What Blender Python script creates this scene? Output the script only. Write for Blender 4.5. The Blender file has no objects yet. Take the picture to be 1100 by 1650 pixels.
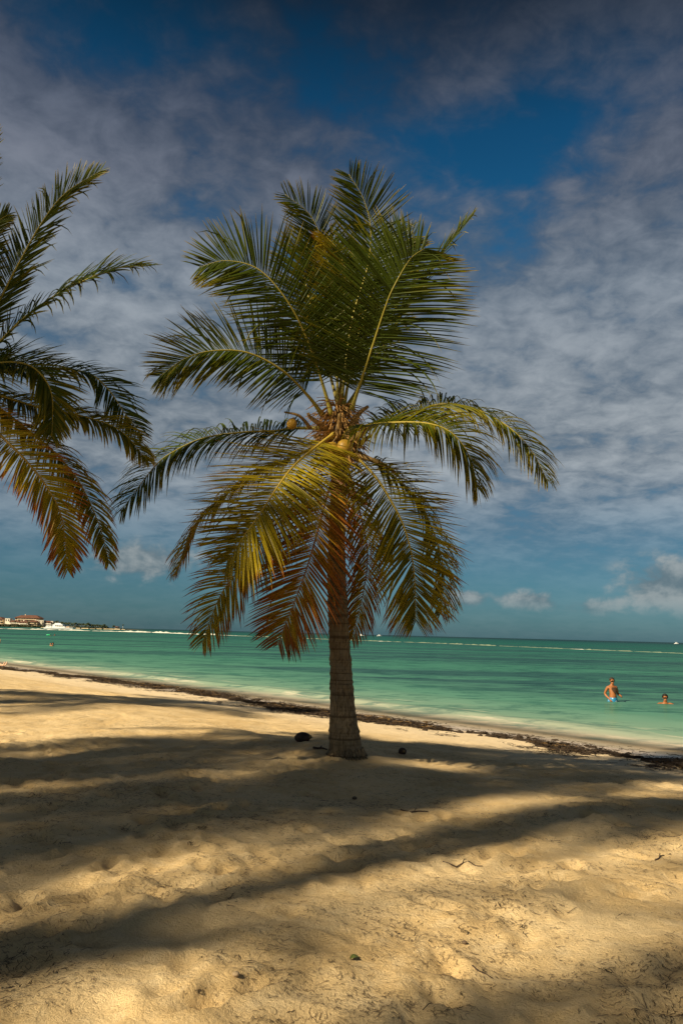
import bpy, bmesh, math, random
import numpy as np
from mathutils import Vector, Matrix

# ------------------------------------------------------------------ camera, light, exposure
C = bpy.context.scene.collection
SC = bpy.context.scene
F = 1283.0                                   # focal length in px of the 1100 x 1650 picture
EYE = np.array([0.0, 0.0, 2.4])
PITCH, ROLL = math.radians(8.7), math.radians(1.49)
fw = np.array([0, math.cos(PITCH), math.sin(PITCH)])
r0 = np.array([1.0, 0, 0]); u0 = np.array([0, -math.sin(PITCH), math.cos(PITCH)])
RT = math.cos(ROLL)*r0 + math.sin(ROLL)*u0
UP = -math.sin(ROLL)*r0 + math.cos(ROLL)*u0
cam = bpy.data.cameras.new('camera'); co = bpy.data.objects.new('camera', cam); C.objects.link(co)
m = Matrix(((RT[0], UP[0], -fw[0], EYE[0]), (RT[1], UP[1], -fw[1], EYE[1]), (RT[2], UP[2], -fw[2], EYE[2]), (0, 0, 0, 1)))
co.matrix_world = m
cam.sensor_fit = 'AUTO'; cam.sensor_width = 36; cam.lens = 36*F/1650
cam.clip_start = 0.05; cam.clip_end = 90000
SC.camera = co

SUN_EL = math.radians(38)
LH = np.array([0.78, 0.625]); LH = LH/np.linalg.norm(LH)          # light travels this way over the ground
LDIR = np.array([LH[0]*math.cos(SUN_EL), LH[1]*math.cos(SUN_EL), -math.sin(SUN_EL)])
sun = bpy.data.lights.new('sun', 'SUN'); so = bpy.data.objects.new('sun', sun); C.objects.link(so)
sun.energy = 5.0; sun.angle = math.radians(0.9); sun.color = (1.0, 0.86, 0.62)
so.rotation_euler = Vector(LDIR).to_track_quat('-Z', 'Y').to_euler()
so.location = (-20, -18, 25)

SC.view_settings.view_transform = 'Standard'; SC.view_settings.look = 'None'
SC.view_settings.exposure = 0.86; SC.view_settings.gamma = 1.0
SC.view_settings.use_curve_mapping = False
SC.render.engine = 'CYCLES'
SC.cycles.max_bounces = 6; SC.cycles.transparent_max_bounces = 12

# ------------------------------------------------------------------ node helpers
class NT:
    def __init__(s, tree): s.t = tree; s.n = tree.nodes; s.l = tree.links
    def node(s, kind, **kw):
        n = s.n.new(kind)
        for k, v in kw.items(): setattr(n, k, v)
        return n
    def put(s, sock, v):
        if v is None: return
        if isinstance(v, bpy.types.NodeSocket): s.l.new(v, sock)
        else: sock.default_value = v
    def M(s, op, a, b=None, c=None, clamp=False):
        n = s.node('ShaderNodeMath', operation=op, use_clamp=clamp)
        s.put(n.inputs[0], a); s.put(n.inputs[1], b)
        if c is not None: s.put(n.inputs[2], c)
        return n.outputs[0]
    def V(s, op, a, b=None, out=0):
        n = s.node('ShaderNodeVectorMath', operation=op)
        s.put(n.inputs[0], a)
        if b is not None: s.put(n.inputs[1], b)
        return n.outputs['Value'] if op in ('DOT_PRODUCT', 'LENGTH') else n.outputs[0]
    def scale(s, a, k):
        n = s.node('ShaderNodeVectorMath', operation='SCALE'); s.put(n.inputs[0], a); s.put(n.inputs['Scale'], k); return n.outputs[0]
    def sep(s, v): n = s.node('ShaderNodeSeparateXYZ'); s.put(n.inputs[0], v); return n.outputs
    def comb(s, x, y, z): n = s.node('ShaderNodeCombineXYZ'); s.put(n.inputs[0], x); s.put(n.inputs[1], y); s.put(n.inputs[2], z); return n.outputs[0]
    def noise(s, vec, scale, detail=4, rough=0.55, dist=0.0, out='Fac'):
        n = s.node('ShaderNodeTexNoise'); s.put(n.inputs['Vector'], vec)
        n.inputs['Scale'].default_value = scale; n.inputs['Detail'].default_value = detail
        n.inputs['Roughness'].default_value = rough; n.inputs['Distortion'].default_value = dist
        return n.outputs[out]
    def step(s, x, lo, hi, o0=0.0, o1=1.0):
        n = s.node('ShaderNodeMapRange', interpolation_type='SMOOTHSTEP'); s.put(n.inputs[0], x)
        s.put(n.inputs[1], lo); s.put(n.inputs[2], hi); s.put(n.inputs[3], o0); s.put(n.inputs[4], o1)
        return n.outputs[0]
    def ramp(s, x, stops):
        n = s.node('ShaderNodeValToRGB'); s.put(n.inputs[0], x); e = n.color_ramp.elements
        while len(e) < len(stops): e.new(0.5)
        for el, (p, c) in zip(e, stops): el.position = p; el.color = (*c, 1)
        return n.outputs[0]
    def mix(s, f, a, b, blend='MIX'):
        n = s.node('ShaderNodeMix', data_type='RGBA', blend_type=blend, clamp_factor=True)
        s.put(n.inputs[0], f)
        for i, v in ((6, a), (7, b)):
            s.put(n.inputs[i], (*v, 1) if isinstance(v, tuple) and len(v) == 3 else v)
        return n.outputs[2]

# ------------------------------------------------------------------ world: sky with clouds
W = bpy.data.worlds.new('World'); SC.world = W; W.use_nodes = True
w = NT(W.node_tree); w.n.clear()
sky = w.node('ShaderNodeTexSky', sky_type='NISHITA', sun_disc=False)
sky.sun_elevation = SUN_EL
sky.sun_rotation = math.atan2(-LH[0], -LH[1])
sky.altitude = 0; sky.air_density = 1.0; sky.dust_density = 0.6; sky.ozone_density = 2.0
d = w.node('ShaderNodeTexCoord').outputs['Generated']
dx, dy, dz = w.sep(d)
zc = w.M('MAXIMUM', dz, 0.0)
az = w.M('ARCTAN2', dx, dy)                                  # 0 straight ahead, + to the right
base = w.mix(1.0, sky.outputs[0], w.ramp(zc, [(0.0, (.15, .33, .48)), (.10, (.19, .385, .48)), (.30, (.33, .57, .62)),
                                              (.45, (.13, .62, .80)), (.56, (.08, .46, .62)), (.66, (.04, .20, .26))]), 'MULTIPLY')
# high broken sheet
inv = w.M('DIVIDE', 1.0, w.M('ADD', zc, 0.24))
pl = w.comb(w.M('MULTIPLY', dx, inv), w.M('MULTIPLY', dy, inv), 0.0)
n1 = w.noise(pl, 6.0, 8, .54, .25)
n2 = w.noise(w.V('ADD', pl, (4.2, 1.7, 0)), 1.3, 3, .5, .2)
n3 = w.noise(pl, 18.0, 6, .6, .4)
def blob(a0, e0, ra, re):                                    # soft patch of sky round an azimuth and a height
    qa = w.M('DIVIDE', w.M('SUBTRACT', az, a0), ra); qe = w.M('DIVIDE', w.M('SUBTRACT', dz, e0), re)
    q = w.M('ADD', w.M('MULTIPLY', qa, qa), w.M('MULTIPLY', qe, qe))
    return w.M('EXPONENT', w.M('MULTIPLY', q, -1.0))
hole = w.M('ADD', blob(.16, .545, .17, .062), w.M('MULTIPLY', blob(-.30, .63, .24, .05), .9))
hole = w.M('ADD', hole, w.M('MULTIPLY', blob(.36, .60, .14, .05), .55))
cover = w.M('ADD', w.M('MULTIPLY', n1, 1.0), w.M('MULTIPLY', w.M('SUBTRACT', n2, .5), .45))
cover = w.M('ADD', cover, w.M('MULTIPLY', w.M('SUBTRACT', n3, .5), .36))
cover = w.M('SUBTRACT', w.M('ADD', cover, .20), w.M('MULTIPLY', hole, .36))
cm = w.step(cover, .26, .68)
cm = w.M('MULTIPLY', cm, w.step(dz, .05, .22, .08, .95))
cb = w.step(w.M('ADD', w.M('ADD', w.M('MULTIPLY', n1, .55), w.M('MULTIPLY', n3, .35)), w.M('MULTIPLY', n2, .6)), .55, .95)
ccol = w.mix(cb, (1.25, 1.6, 2.05), (4.3, 4.4, 4.6))
lum = w.V('DOT_PRODUCT', sky.outputs[0], (.3, .5, .2))
ccol = w.scale(ccol, w.step(lum, 2.0, 22.0, 1.0, 2.4))            # clouds brighten towards the sun as the clear sky does
ccol = w.mix(1.0, ccol, w.ramp(zc, [(0, (.85, .95, 1.0)), (.25, (.9, .97, 1.0)), (.40, (.80, .88, .95)), (.51, (.48, .52, .62)), (.58, (.24, .29, .40)), (.66, (.085, .115, .17))]), 'MULTIPLY')
col = w.mix(cm, base, ccol)
# low heaps over the horizon
pv = w.comb(w.M('MULTIPLY', az, 1.0), w.M('MULTIPLY', dz, 1.35), 0.0)
c1 = w.noise(pv, 26, 8, .55, .15)
low = w.M('ADD', blob(-.245, .082, .062, .022), w.M('MULTIPLY', blob(.40, .066, .060, .030), 1.1))
low = w.M('ADD', low, w.M('MULTIPLY', blob(.235, .045, .035, .012), .95))
low = w.M('ADD', low, w.M('MULTIPLY', blob(.155, .046, .030, .011), .95))
low = w.M('ADD', low, w.M('MULTIPLY', blob(.305, .037, .03, .010), .7))
low = w.M('ADD', low, w.M('MULTIPLY', blob(.62, .055, .10, .025), 1.0))
low = w.M('ADD', low, w.M('MULTIPLY', blob(-.60, .055, .12, .022), 1.0))
lm = w.step(w.M('ADD', w.M('MULTIPLY', low, .62), w.M('MULTIPLY', w.M('SUBTRACT', c1, .5), 1.25)), .10, .46)
lm = w.M('MULTIPLY', w.M('MULTIPLY', lm, w.step(low, .05, .25)), w.step(dz, .016, .055))
lcol = w.mix(w.step(c1, .36, .66), (1.4, 1.9, 2.2), (3.9, 4.2, 4.2))
col = w.mix(w.M('MULTIPLY', lm, .8), col, lcol)
bg = w.node('ShaderNodeBackground'); bg.inputs[1].default_value = 0.051
w.l.new(col, bg.inputs[0])
wo = w.node('ShaderNodeOutputWorld'); w.l.new(bg.outputs[0], wo.inputs[0])

# ------------------------------------------------------------------ geometry helpers
rng = np.random.default_rng(7); random.seed(7)
def ray(px, py): v = (px-550)/F*RT - (py-825)/F*UP + fw; return v
def at(px, py, Y): v = ray(px, py); return EYE + v*(Y/v[1])
def mesh(name, V, Fc, mat=None, smooth=False):
    me = bpy.data.meshes.new(name); me.from_pydata([tuple(map(float, v)) for v in V], [], [tuple(map(int, f)) for f in Fc]); me.update()
    if mat is not None: me.materials.append(mat)
    if smooth: me.polygons.foreach_set('use_smooth', [True]*len(me.polygons))
    return me
def link(name, me, parent=None, loc=None):
    o = bpy.data.objects.new(name, me); C.objects.link(o)
    if parent is not None: o.parent = parent
    if loc is not None: o.location = loc
    return o
def tag(o, label=None, cat=None, group=None, kind=None):
    if label: o['label'] = label
    if cat: o['category'] = cat
    if group: o['group'] = group
    if kind: o['kind'] = kind
    return o
def thing(name, label, cat, loc=(0, 0, 0), rz=0.0, group=None):
    o = bpy.data.objects.new(name, None); C.objects.link(o); o.location = loc; o.rotation_euler = (0, 0, rz)
    o.empty_display_size = .2
    return tag(o, label, cat, group)
def grid_mesh(name, P, mat, smooth=True):                   # P: (n, m, 3)
    n, mm = P.shape[:2]
    idx = np.arange(n*mm).reshape(n, mm)
    q = np.stack([idx[:-1, :-1], idx[1:, :-1], idx[1:, 1:], idx[:-1, 1:]], -1).reshape(-1, 4)
    me = bpy.data.meshes.new(name)
    me.vertices.add(n*mm); me.vertices.foreach_set('co', P.reshape(-1).astype(np.float32))
    me.loops.add(q.size); me.loops.foreach_set('vertex_index', q.reshape(-1).astype(np.int32))
    me.polygons.add(len(q)); me.polygons.foreach_set('loop_start', np.arange(0, q.size, 4, dtype=np.int32))
    me.update(calc_edges=True); me.validate()
    me.polygons.foreach_set('use_smooth', np.full(len(q), smooth))
    me.materials.append(mat)
    return me
class MB:                                                   # collects shapes for ONE mesh
    def __init__(s): s.V = []; s.F = []
    def add(s, V, Fc): o = len(s.V); s.V += [tuple(v) for v in V]; s.F += [tuple(i+o for i in f) for f in Fc]
    def box(s, x0, y0, z0, x1, y1, z1, tx=0, ty=0):         # tx, ty: taper of the top
        V = [(x0, y0, z0), (x1, y0, z0), (x1, y1, z0), (x0, y1, z0), (x0+tx, y0+ty, z1), (x1-tx, y0+ty, z1), (x1-tx, y1-ty, z1), (x0+tx, y1-ty, z1)]
        s.add(V, [(3, 2, 1, 0), (4, 5, 6, 7), (0, 1, 5, 4), (1, 2, 6, 5), (2, 3, 7, 6), (3, 0, 4, 7)])
    def tube(s, pts, rad, n=8, cap=True):
        pts = np.asarray(pts, float); k = len(pts); rad = np.broadcast_to(rad, (k,))
        T = np.gradient(pts, axis=0); T /= np.linalg.norm(T, axis=1)[:, None]+1e-9
        a = np.array([0, 0, 1.0]) if abs(T[0][2]) < .9 else np.array([1.0, 0, 0])
        V = []
        for p, t, r in zip(pts, T, rad):
            b = np.cross(t, a); b /= np.linalg.norm(b); a = np.cross(b, t)
            for j in range(n):
                th = 2*math.pi*j/n; V.append(p + r*(math.cos(th)*b + math.sin(th)*a))
        Fc = [(i*n+j, i*n+(j+1) % n, (i+1)*n+(j+1) % n, (i+1)*n+j) for i in range(k-1) for j in range(n)]
        if cap: Fc += [tuple(range(n-1, -1, -1)), tuple(range((k-1)*n, k*n))]
        s.add(V, Fc)
    def lathe(s, prof, n=16, c=(0, 0, 0), squash=(1, 1, 1), jit=0.0):
        V = []
        for r, z in prof:
            for j in range(n):
                th = 2*math.pi*j/n; q = 1+random.uniform(-jit, jit)
                V.append((c[0]+r*q*math.cos(th)*squash[0], c[1]+r*q*math.sin(th)*squash[1], c[2]+z*squash[2]))
        k = len(prof)
        s.add(V, [(i*n+j, i*n+(j+1) % n, (i+1)*n+(j+1) % n, (i+1)*n+j) for i in range(k-1) for j in range(n)] + [tuple(range(n-1, -1, -1)), tuple(range((k-1)*n, k*n))])
    def build(s, name, mat, parent=None, smooth=False, loc=None): return link(name, mesh(name, s.V, s.F, mat, smooth), parent, loc)

def simple(name, colr, rough=.7, var=.15, scale=8.0, spec=.3, bump=0.0):
    ma = bpy.data.materials.new(name); ma.use_nodes = True; t = NT(ma.node_tree); b = t.n['Principled BSDF']
    tc = t.node('ShaderNodeTexCoord').outputs['Object']; nz = t.noise(tc, scale, 5)
    lo = tuple(c*(1-var) for c in colr); hi = tuple(min(1, c*(1+var)) for c in colr)
    t.l.new(t.mix(t.step(nz, .3, .7), lo, hi), b.inputs['Base Color'])
    b.inputs['Roughness'].default_value = rough; b.inputs['Specular IOR Level'].default_value = spec
    if bump:
        bn = t.node('ShaderNodeBump'); bn.inputs['Strength'].default_value = .6; bn.inputs['Distance'].default_value = bump
        t.l.new(nz, bn.inputs['Height']); t.l.new(bn.outputs[0], b.inputs['Normal'])
    return ma

# numpy gradient-ish noise (value noise, smooth)
_tab = rng.random((256, 256))
def vnoise(x, y):
    xi = np.floor(x).astype(int); yi = np.floor(y).astype(int); fx = x-xi; fy = y-yi
    fx = fx*fx*fx*(fx*(fx*6-15)+10); fy = fy*fy*fy*(fy*(fy*6-15)+10)
    a = _tab[xi % 256, yi % 256]; b = _tab[(xi+1) % 256, yi % 256]; c = _tab[xi % 256, (yi+1) % 256]; e = _tab[(xi+1) % 256, (yi+1) % 256]
    return (a*(1-fx)+b*fx)*(1-fy) + (c*(1-fx)+e*fx)*fy - .5

# ------------------------------------------------------------------ beach terrain
P0 = np.array([0, 26.3]); DU = np.array([.661, -.75]); DU /= np.linalg.norm(DU); NS = np.array([-DU[1]*-1, -DU[0]])  # inland normal
NS = np.array([DU[1], -DU[0]])
def us(x, y): x = np.asarray(x, float); y = np.asarray(y, float); return (x-P0[0])*DU[0]+(y-P0[1])*DU[1], (x-P0[0])*NS[0]+(y-P0[1])*NS[1]
def xy(u, s): return P0[0]+u*DU[0]+s*NS[0], P0[1]+u*DU[1]+s*NS[1]
SK = np.array([-4000, -300, -60, -30, -11, 0, 2, 4.5, 7, 9.2, 11, 17, 30, 60, 300]); ZK = np.array([-12, -9, -4, -2.6, -.98, 0, .09, .26, .50, .70, .75, .75, .8, 1.0, 1.6])
def macro(u, s):
    z = np.zeros_like(s)
    for o in (-1.2, -.6, 0, .6, 1.2): z = z + np.interp(s+o, SK, ZK)/5
    return z
def axis(breaks):                                           # [(from, to, step)...]
    out = []
    for a, b, st in breaks: out.append(np.linspace(a, b, max(1, int(round((b-a)/st))), endpoint=False))
    out.append([breaks[-1][1]]); return np.concatenate(out)
UA = axis([(-420, -60, 12), (-60, -34, 1.0), (-34, -6, .25), (-6, 5, .09), (5, 21, .04), (21, 30, .12), (30, 60, 1.5), (60, 220, 16)])
SA = axis([(-320, -40, 20), (-40, -6, 1.5), (-6, 0, .3), (0, 5, .08), (5, 8, .055), (8, 15.6, .04), (15.6, 22, .15), (22, 40, 1.5), (40, 300, 20)])
UU, SS = np.meshgrid(UA, SA, indexing='ij')
XX, YY = xy(UU, SS)
def crumple(x, y, s):
    amp = np.interp(s, [-2, .8, 3, 6], [0, .05, .45, 1])
    z = .085*vnoise(x/2.6+11, y/2.6+3) + .055*vnoise(x/.95+5, y/.95) + .032*vnoise(x/.42, y/.42+9) + .019*vnoise(x/.19+3, y/.19) + .008*vnoise(x/.10, y/.10+7)
    rid = np.abs(vnoise(x/.5+31, y/.5+17)); z = z - .018*np.clip(.12-rid, 0, 1)/.12*np.clip(vnoise(x/1.7, y/1.7+40)*4, 0, 1)
    return z*amp
HH = macro(UU, SS) + crumple(XX, YY, SS)
def dimple(x, y, ang, lx, ly, dep):
    u, s = us(x, y); R = 3.2*max(lx, ly)
    i0, i1 = np.searchsorted(UA, [u-R, u+R]); j0, j1 = np.searchsorted(SA, [s-R, s+R])
    if i1 <= i0 or j1 <= j0: return
    X = XX[i0:i1, j0:j1]-x; Y = YY[i0:i1, j0:j1]-y
    a = (X*math.cos(ang)+Y*math.sin(ang))/lx; b = (-X*math.sin(ang)+Y*math.cos(ang))/ly; q = a*a+b*b
    HH[i0:i1, j0:j1] += -dep*np.exp(-q) + .45*dep*np.exp(-(np.sqrt(q)-1.7)**2*3.0)
for k in range(230):                                        # loose trails of footprints and single prints
    y0 = rng.uniform(3.2, 13); x0 = rng.uniform(-.52, .52)*y0; a = rng.uniform(0, 6.28)
    for q in range(rng.integers(1, 5)):
        px_, py_ = x0+q*.55*math.cos(a)+rng.normal(0, .05)+(.09 if q % 2 else -.09)*math.sin(a), y0+q*.55*math.sin(a)+rng.normal(0, .05)
        dimple(px_, py_, a+rng.normal(0, .2), rng.uniform(.10, .15), rng.uniform(.05, .07), rng.uniform(.015, .045))
def H(x, y):                                                # terrain height at any point
    u, s = us(x, y)
    i = np.clip(np.searchsorted(UA, u)-1, 0, len(UA)-2); j = np.clip(np.searchsorted(SA, s)-1, 0, len(SA)-2)
    a = (u-UA[i])/(UA[i+1]-UA[i]); b = (s-SA[j])/(SA[j+1]-SA[j])
    return (HH[i, j]*(1-a)+HH[i+1, j]*a)*(1-b) + (HH[i, j+1]*(1-a)+HH[i+1, j+1]*a)*b
def ground(px, py, z=None):                                 # where a line of sight meets the sand (or a level)
    v = ray(px, py); Y = 5.0
    for _ in range(40):
        p = EYE+v*(Y/v[1]); g = float(H(p[0], p[1])) if z is None else z
        Yn = (g-EYE[2])*v[1]/v[2]; Y = .5*Y+.5*Yn
    p = EYE+v*(Y/v[1]); return np.array([p[0], p[1], g])
PALM = ground(558, 1214)
uP, sP = us(PALM[0], PALM[1])
HH += .10*np.exp(-((XX-PALM[0])**2+(YY-PALM[1])**2)/.9**2)     # sand heaped round the palm foot
PALM = ground(558, 1214)

ms = bpy.data.materials.new('sand'); ms.use_nodes = True; t = NT(ms.node_tree); b = t.n['Principled BSDF']
P = t.node('ShaderNodeTexCoord').outputs['Object']
svec = t.V('SUBTRACT', P, (float(P0[0]), float(P0[1]), 0)); sS = t.V('DOT_PRODUCT', svec, (float(NS[0]), float(NS[1]), 0))
k1 = t.noise(P, 1.1, 5, .6); k2 = t.noise(P, 7, 6, .65); k3 = t.noise(P, 90, 3, .7)
cA = t.mix(t.step(k1, .32, .68), (.63, .465, .245), (.53, .365, .165))
cA = t.mix(t.step(k2, .42, .75, 0, .55), cA, (.66, .52, .31))
cA = t.mix(t.step(k3, .52, .70, 0, .45), cA, (.26, .17, .08))
wet = t.step(t.M('ADD', sS, t.M('MULTIPLY', t.M('SUBTRACT', k1, .5), 1.2)), 1.1, 2.3, 1, 0)
cA = t.mix(t.step(sS, 3.0, 7.0, .5, 0), cA, (.72, .60, .43))
cA = t.mix(wet, cA, (.47, .375, .28))
t.l.new(cA, b.inputs['Base Color'])
t.l.new(t.step(wet, 0, 1, .95, .35), b.inputs['Roughness']); b.inputs['Specular IOR Level'].default_value = .25
hb = t.M('ADD', t.M('MULTIPLY', t.noise(P, 11, 8, .72, .4), 1.3), t.M('MULTIPLY', t.noise(P, 60, 4, .7), .4))
bn = t.node('ShaderNodeBump'); bn.inputs['Distance'].default_value = .035
t.l.new(t.step(wet, 0, 1, .85, .05), bn.inputs['Strength']); t.l.new(hb, bn.inputs['Height']); t.l.new(bn.outputs[0], b.inputs['Normal'])
beach = link('beach', grid_mesh('beach', np.stack([XX, YY, HH], -1), ms)); tag(beach, 'pale gold sand beach with footprints and scattered weed', kind='structure')

# ------------------------------------------------------------------ sea
mw = bpy.data.materials.new('sea_water'); mw.use_nodes = True; t = NT(mw.node_tree); t.n.clear()
P = t.node('ShaderNodeTexCoord').outputs['Object']
svec = t.V('SUBTRACT', P, (float(P0[0]), float(P0[1]), 0))
off = t.V('DOT_PRODUCT', svec, (-float(NS[0]), -float(NS[1]), 0)); alo = t.V('DOT_PRODUCT', svec, (float(DU[0]), float(DU[1]), 0))
px_, py_, pz_ = t.sep(P)
flat = t.comb(t.M('MULTIPLY', px_, .55), py_, 0)                       # ripples run across
offn = t.M('ADD', off, t.M('MULTIPLY', t.M('SUBTRACT', t.noise(flat, .10, 4), .5), 5.0))
lg = t.M('DIVIDE', t.M('LOGARITHM', t.M('MAXIMUM', t.M('ADD', offn, 1.0), 1.0), 10.0), 4.0)     # 0 at the edge, .25 at 9 m, .5 at 100 m, .75 at 1 km
wc = t.ramp(lg, [(0, (.56, .46, .33)), (.075, (.50, .43, .31)), (.12, (.34, .36, .25)), (.165, (.17, .27, .18)), (.245, (.078, .200, .132)), (.35, (.044, .158, .103)), (.46, (.030, .125, .085)), (.54, (.018, .108, .075)),
                 (.615, (.007, .090, .058)), (.66, (.004, .082, .056)), (.74, (.002, .052, .043)), (.79, (.001, .020, .027)), (.9, (.001, .012, .02))])
pat = t.noise(t.comb(t.M('MULTIPLY', px_, .16), py_, 0), .085, 6, .62, .3)
pt2 = t.noise(t.comb(t.M('MULTIPLY', px_, .16), py_, 0), .030, 5, .6, .2)
pm = t.M('MULTIPLY', t.step(t.M('ADD', t.M('ADD', t.M('MULTIPLY', pat, .6), t.M('MULTIPLY', pt2, .4)), t.M('MULTIPLY', t.noise(flat, .8, 5, .7), .25)), .575, .70), t.step(off, 9, 16))
wc = t.mix(t.M('MULTIPLY', pm, .85), wc, (.016, .055, .052))
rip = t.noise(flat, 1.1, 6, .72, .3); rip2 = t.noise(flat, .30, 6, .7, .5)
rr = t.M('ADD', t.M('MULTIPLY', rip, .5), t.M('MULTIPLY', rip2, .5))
wc = t.mix(t.step(rr, .47, .58, 0, .8), wc, t.mix(1.0, wc, (.30, .46, .50), 'MULTIPLY'))  # shading of the waves put into the colour as darker ripples
# run-up foam on the last metres
fo = t.noise(t.comb(t.M('MULTIPLY', alo, .35), t.M('MULTIPLY', off, 1.6), 0), .9, 6, .65, .6)
fm = t.M('MULTIPLY', t.step(fo, .53, .66), t.M('MULTIPLY', t.step(off, .0, .6), t.step(off, 3.0, 6.0, 1, 0)))
wc = t.mix(t.M('MULTIPLY', fm, .45), wc, (.74, .62, .46))
dif = t.node('ShaderNodeBsdfDiffuse'); t.l.new(wc, dif.inputs[0])
glo = t.node('ShaderNodeBsdfGlossy'); glo.inputs[0].default_value = (.8, .9, .9, 1); glo.inputs['Roughness'].default_value = .18
bh = t.M('ADD', t.M('MULTIPLY', rip2, 1.0), t.M('MULTIPLY', rip, .35))
bn = t.node('ShaderNodeBump'); bn.inputs['Strength'].default_value = .35; bn.inputs['Distance'].default_value = .25
t.l.new(bh, bn.inputs['Height']); t.l.new(bn.outputs[0], glo.inputs['Normal'])
fr = t.node('ShaderNodeFresnel'); fr.inputs[0].default_value = 1.2; t.l.new(bn.outputs[0], fr.inputs['Normal'])
mx = t.node('ShaderNodeMixShader'); t.put(mx.inputs[0], t.M('MULTIPLY', fr.outputs[0], .15)); t.l.new(dif.outputs[0], mx.inputs[1]); t.l.new(glo.outputs[0], mx.inputs[2])
tr = t.node('ShaderNodeBsdfTransparent'); tr.inputs[0].default_value = (.93, .93, .88, 1)
mx2 = t.node('ShaderNodeMixShader'); t.put(mx2.inputs[0], t.step(off, .1, 2.2, .1, 1)); t.l.new(tr.outputs[0], mx2.inputs[1]); t.l.new(mx.outputs[0], mx2.inputs[2])
out = t.node('ShaderNodeOutputMaterial'); t.l.new(mx2.outputs[0], out.inputs[0])
UW = axis([(-60000, -3000, 9000), (-3000, -300, 300), (-300, -60, 12), (-60, 40, .5), (40, 300, 20), (300, 3000, 300), (3000, 60000, 9000)])
SW = axis([(-60000, -3000, 5000), (-3000, -300, 150), (-300, -40, 8), (-40, -8, .6), (-8, 1.2, .1)])
U2, S2 = np.meshgrid(UW, SW, indexing='ij'); X2, Y2 = xy(U2, S2)
nearm = np.exp(-(np.abs(U2)/70)**4)
cl = -2.6+1.3*vnoise(U2/9, U2*0+2.5)+.5*vnoise(U2/2.5, U2*0+8)
ht = np.clip(.35+1.5*vnoise(U2/6+3, U2*0+1.5), 0, 1)
Z2 = .13*ht*np.exp(-((S2-cl)/np.where(S2 > cl, .22, .7))**2)*nearm + .05*np.exp(-((S2-cl+4.2)/.9)**2)*nearm
Z2 = Z2 + .03*vnoise(X2/3.5, Y2/1.1)*np.clip(-S2/3, 0, 1)*np.exp(-(S2/60)**2)*nearm
sea = link('sea', grid_mesh('sea', np.stack([X2, Y2, Z2], -1), mw)); tag(sea, 'turquoise green sea with darker weed patches', kind='structure')

foam_m = bpy.data.materials.new('foam'); foam_m.use_nodes = True; t = NT(foam_m.node_tree); b = t.n['Principled BSDF']
P = t.node('ShaderNodeTexCoord').outputs['Object']; x_, y_, z_ = t.sep(P)
f = t.M('ADD', t.step(x_, -75, -40, .75, 0), t.step(t.noise(t.comb(x_, 0, 0), .09, 4, .6), .56, .66))
t.l.new(t.mix(f, (.20, .25, .16), (.78, .76, .66)), b.inputs['Base Color']); b.inputs['Roughness'].default_value = .8
def breaker_line():
    mb = MB(); px = -30.0
    while px < 1135:
        ln = random.uniform(8, 60); gap = random.uniform(0, 7) if px < 130 else random.uniform(-4, 4)
        yl = np.interp(px, [-30, 0, 100, 250, 560, 700, 900, 1100, 1140], [1012.4, 1013, 1015.4, 1019.4, 1031.4, 1036.4, 1045, 1053, 1054.6])
        yr = np.interp(px+ln, [-30, 0, 100, 250, 560, 700, 900, 1100, 1140], [1012.4, 1013, 1015.4, 1019.4, 1031.4, 1036.4, 1045, 1053, 1054.6])
        a = ground(px, yl, 0.0); b_ = ground(px+ln, yr, 0.0); n = max(3, int(ln/3)); hgt = random.uniform(.20, .5)*(1.3 if px < 330 else .8)*a[1]/300
        rows = []
        for i in range(n+1):
            q = i/n; c = a*(1-q)+b_*q; e = math.sin(math.pi*q)**.5; dd = a[1]*.012
            h = hgt*(.35+.65*e)*random.uniform(.3, 1); j = random.uniform(-.4, .4)*dd
            rows.append([(c[0], c[1]+j-dd*e*1.2, .005), (c[0], c[1]+j-dd*.4*e, h), (c[0], c[1]+j+dd*.5*e, h*.7), (c[0], c[1]+j+dd*1.6*e, .005)])
        V = [p for r in rows for p in r]; mb.add(V, [(i*4+k, (i+1)*4+k, (i+1)*4+k+1, i*4+k+1) for i in range(n) for k in range(3)])
        px += ln+gap
    return mb
o = breaker_line().build('breaker_foam', foam_m, smooth=True); tag(o, 'long white line of foam breaking on the reef', 'foam', kind='stuff')

# ------------------------------------------------------------------ palm materials
def leaf_material(name, green, yellow, brown, trans=.3):
    ma = bpy.data.materials.new(name); ma.use_nodes = True; t = NT(ma.node_tree); t.n.clear()
    at_ = t.node('ShaderNodeAttribute', attribute_name='dry').outputs['Fac']
    P = t.node('ShaderNodeTexCoord').outputs['Object']; nz = t.noise(P, 3.0, 4)
    f = t.M('ADD', at_, t.M('MULTIPLY', t.M('SUBTRACT', nz, .5), .22))
    c = t.ramp(f, [(.0, green), (.17, tuple(a*1.3 for a in green)), (.38, tuple((a*.5+b*.5) for a, b in zip(green, yellow))), (.54, yellow), (.76, brown), (1, tuple(x*.5 for x in brown))])
    pr = t.node('ShaderNodeBsdfPrincipled'); t.l.new(c, pr.inputs['Base Color']); pr.inputs['Roughness'].default_value = .42; pr.inputs['Specular IOR Level'].default_value = .13
    tl = t.node('ShaderNodeBsdfTranslucent'); t.l.new(t.mix(1.0, c, (1.0, 1.1, .5), 'MULTIPLY'), tl.inputs[0])
    mx = t.node('ShaderNodeMixShader'); mx.inputs[0].default_value = trans
    t.l.new(pr.outputs[0], mx.inputs[1]); t.l.new(tl.outputs[0], mx.inputs[2])
    o_ = t.node('ShaderNodeOutputMaterial'); t.l.new(mx.outputs[0], o_.inputs[0])
    return ma
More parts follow.
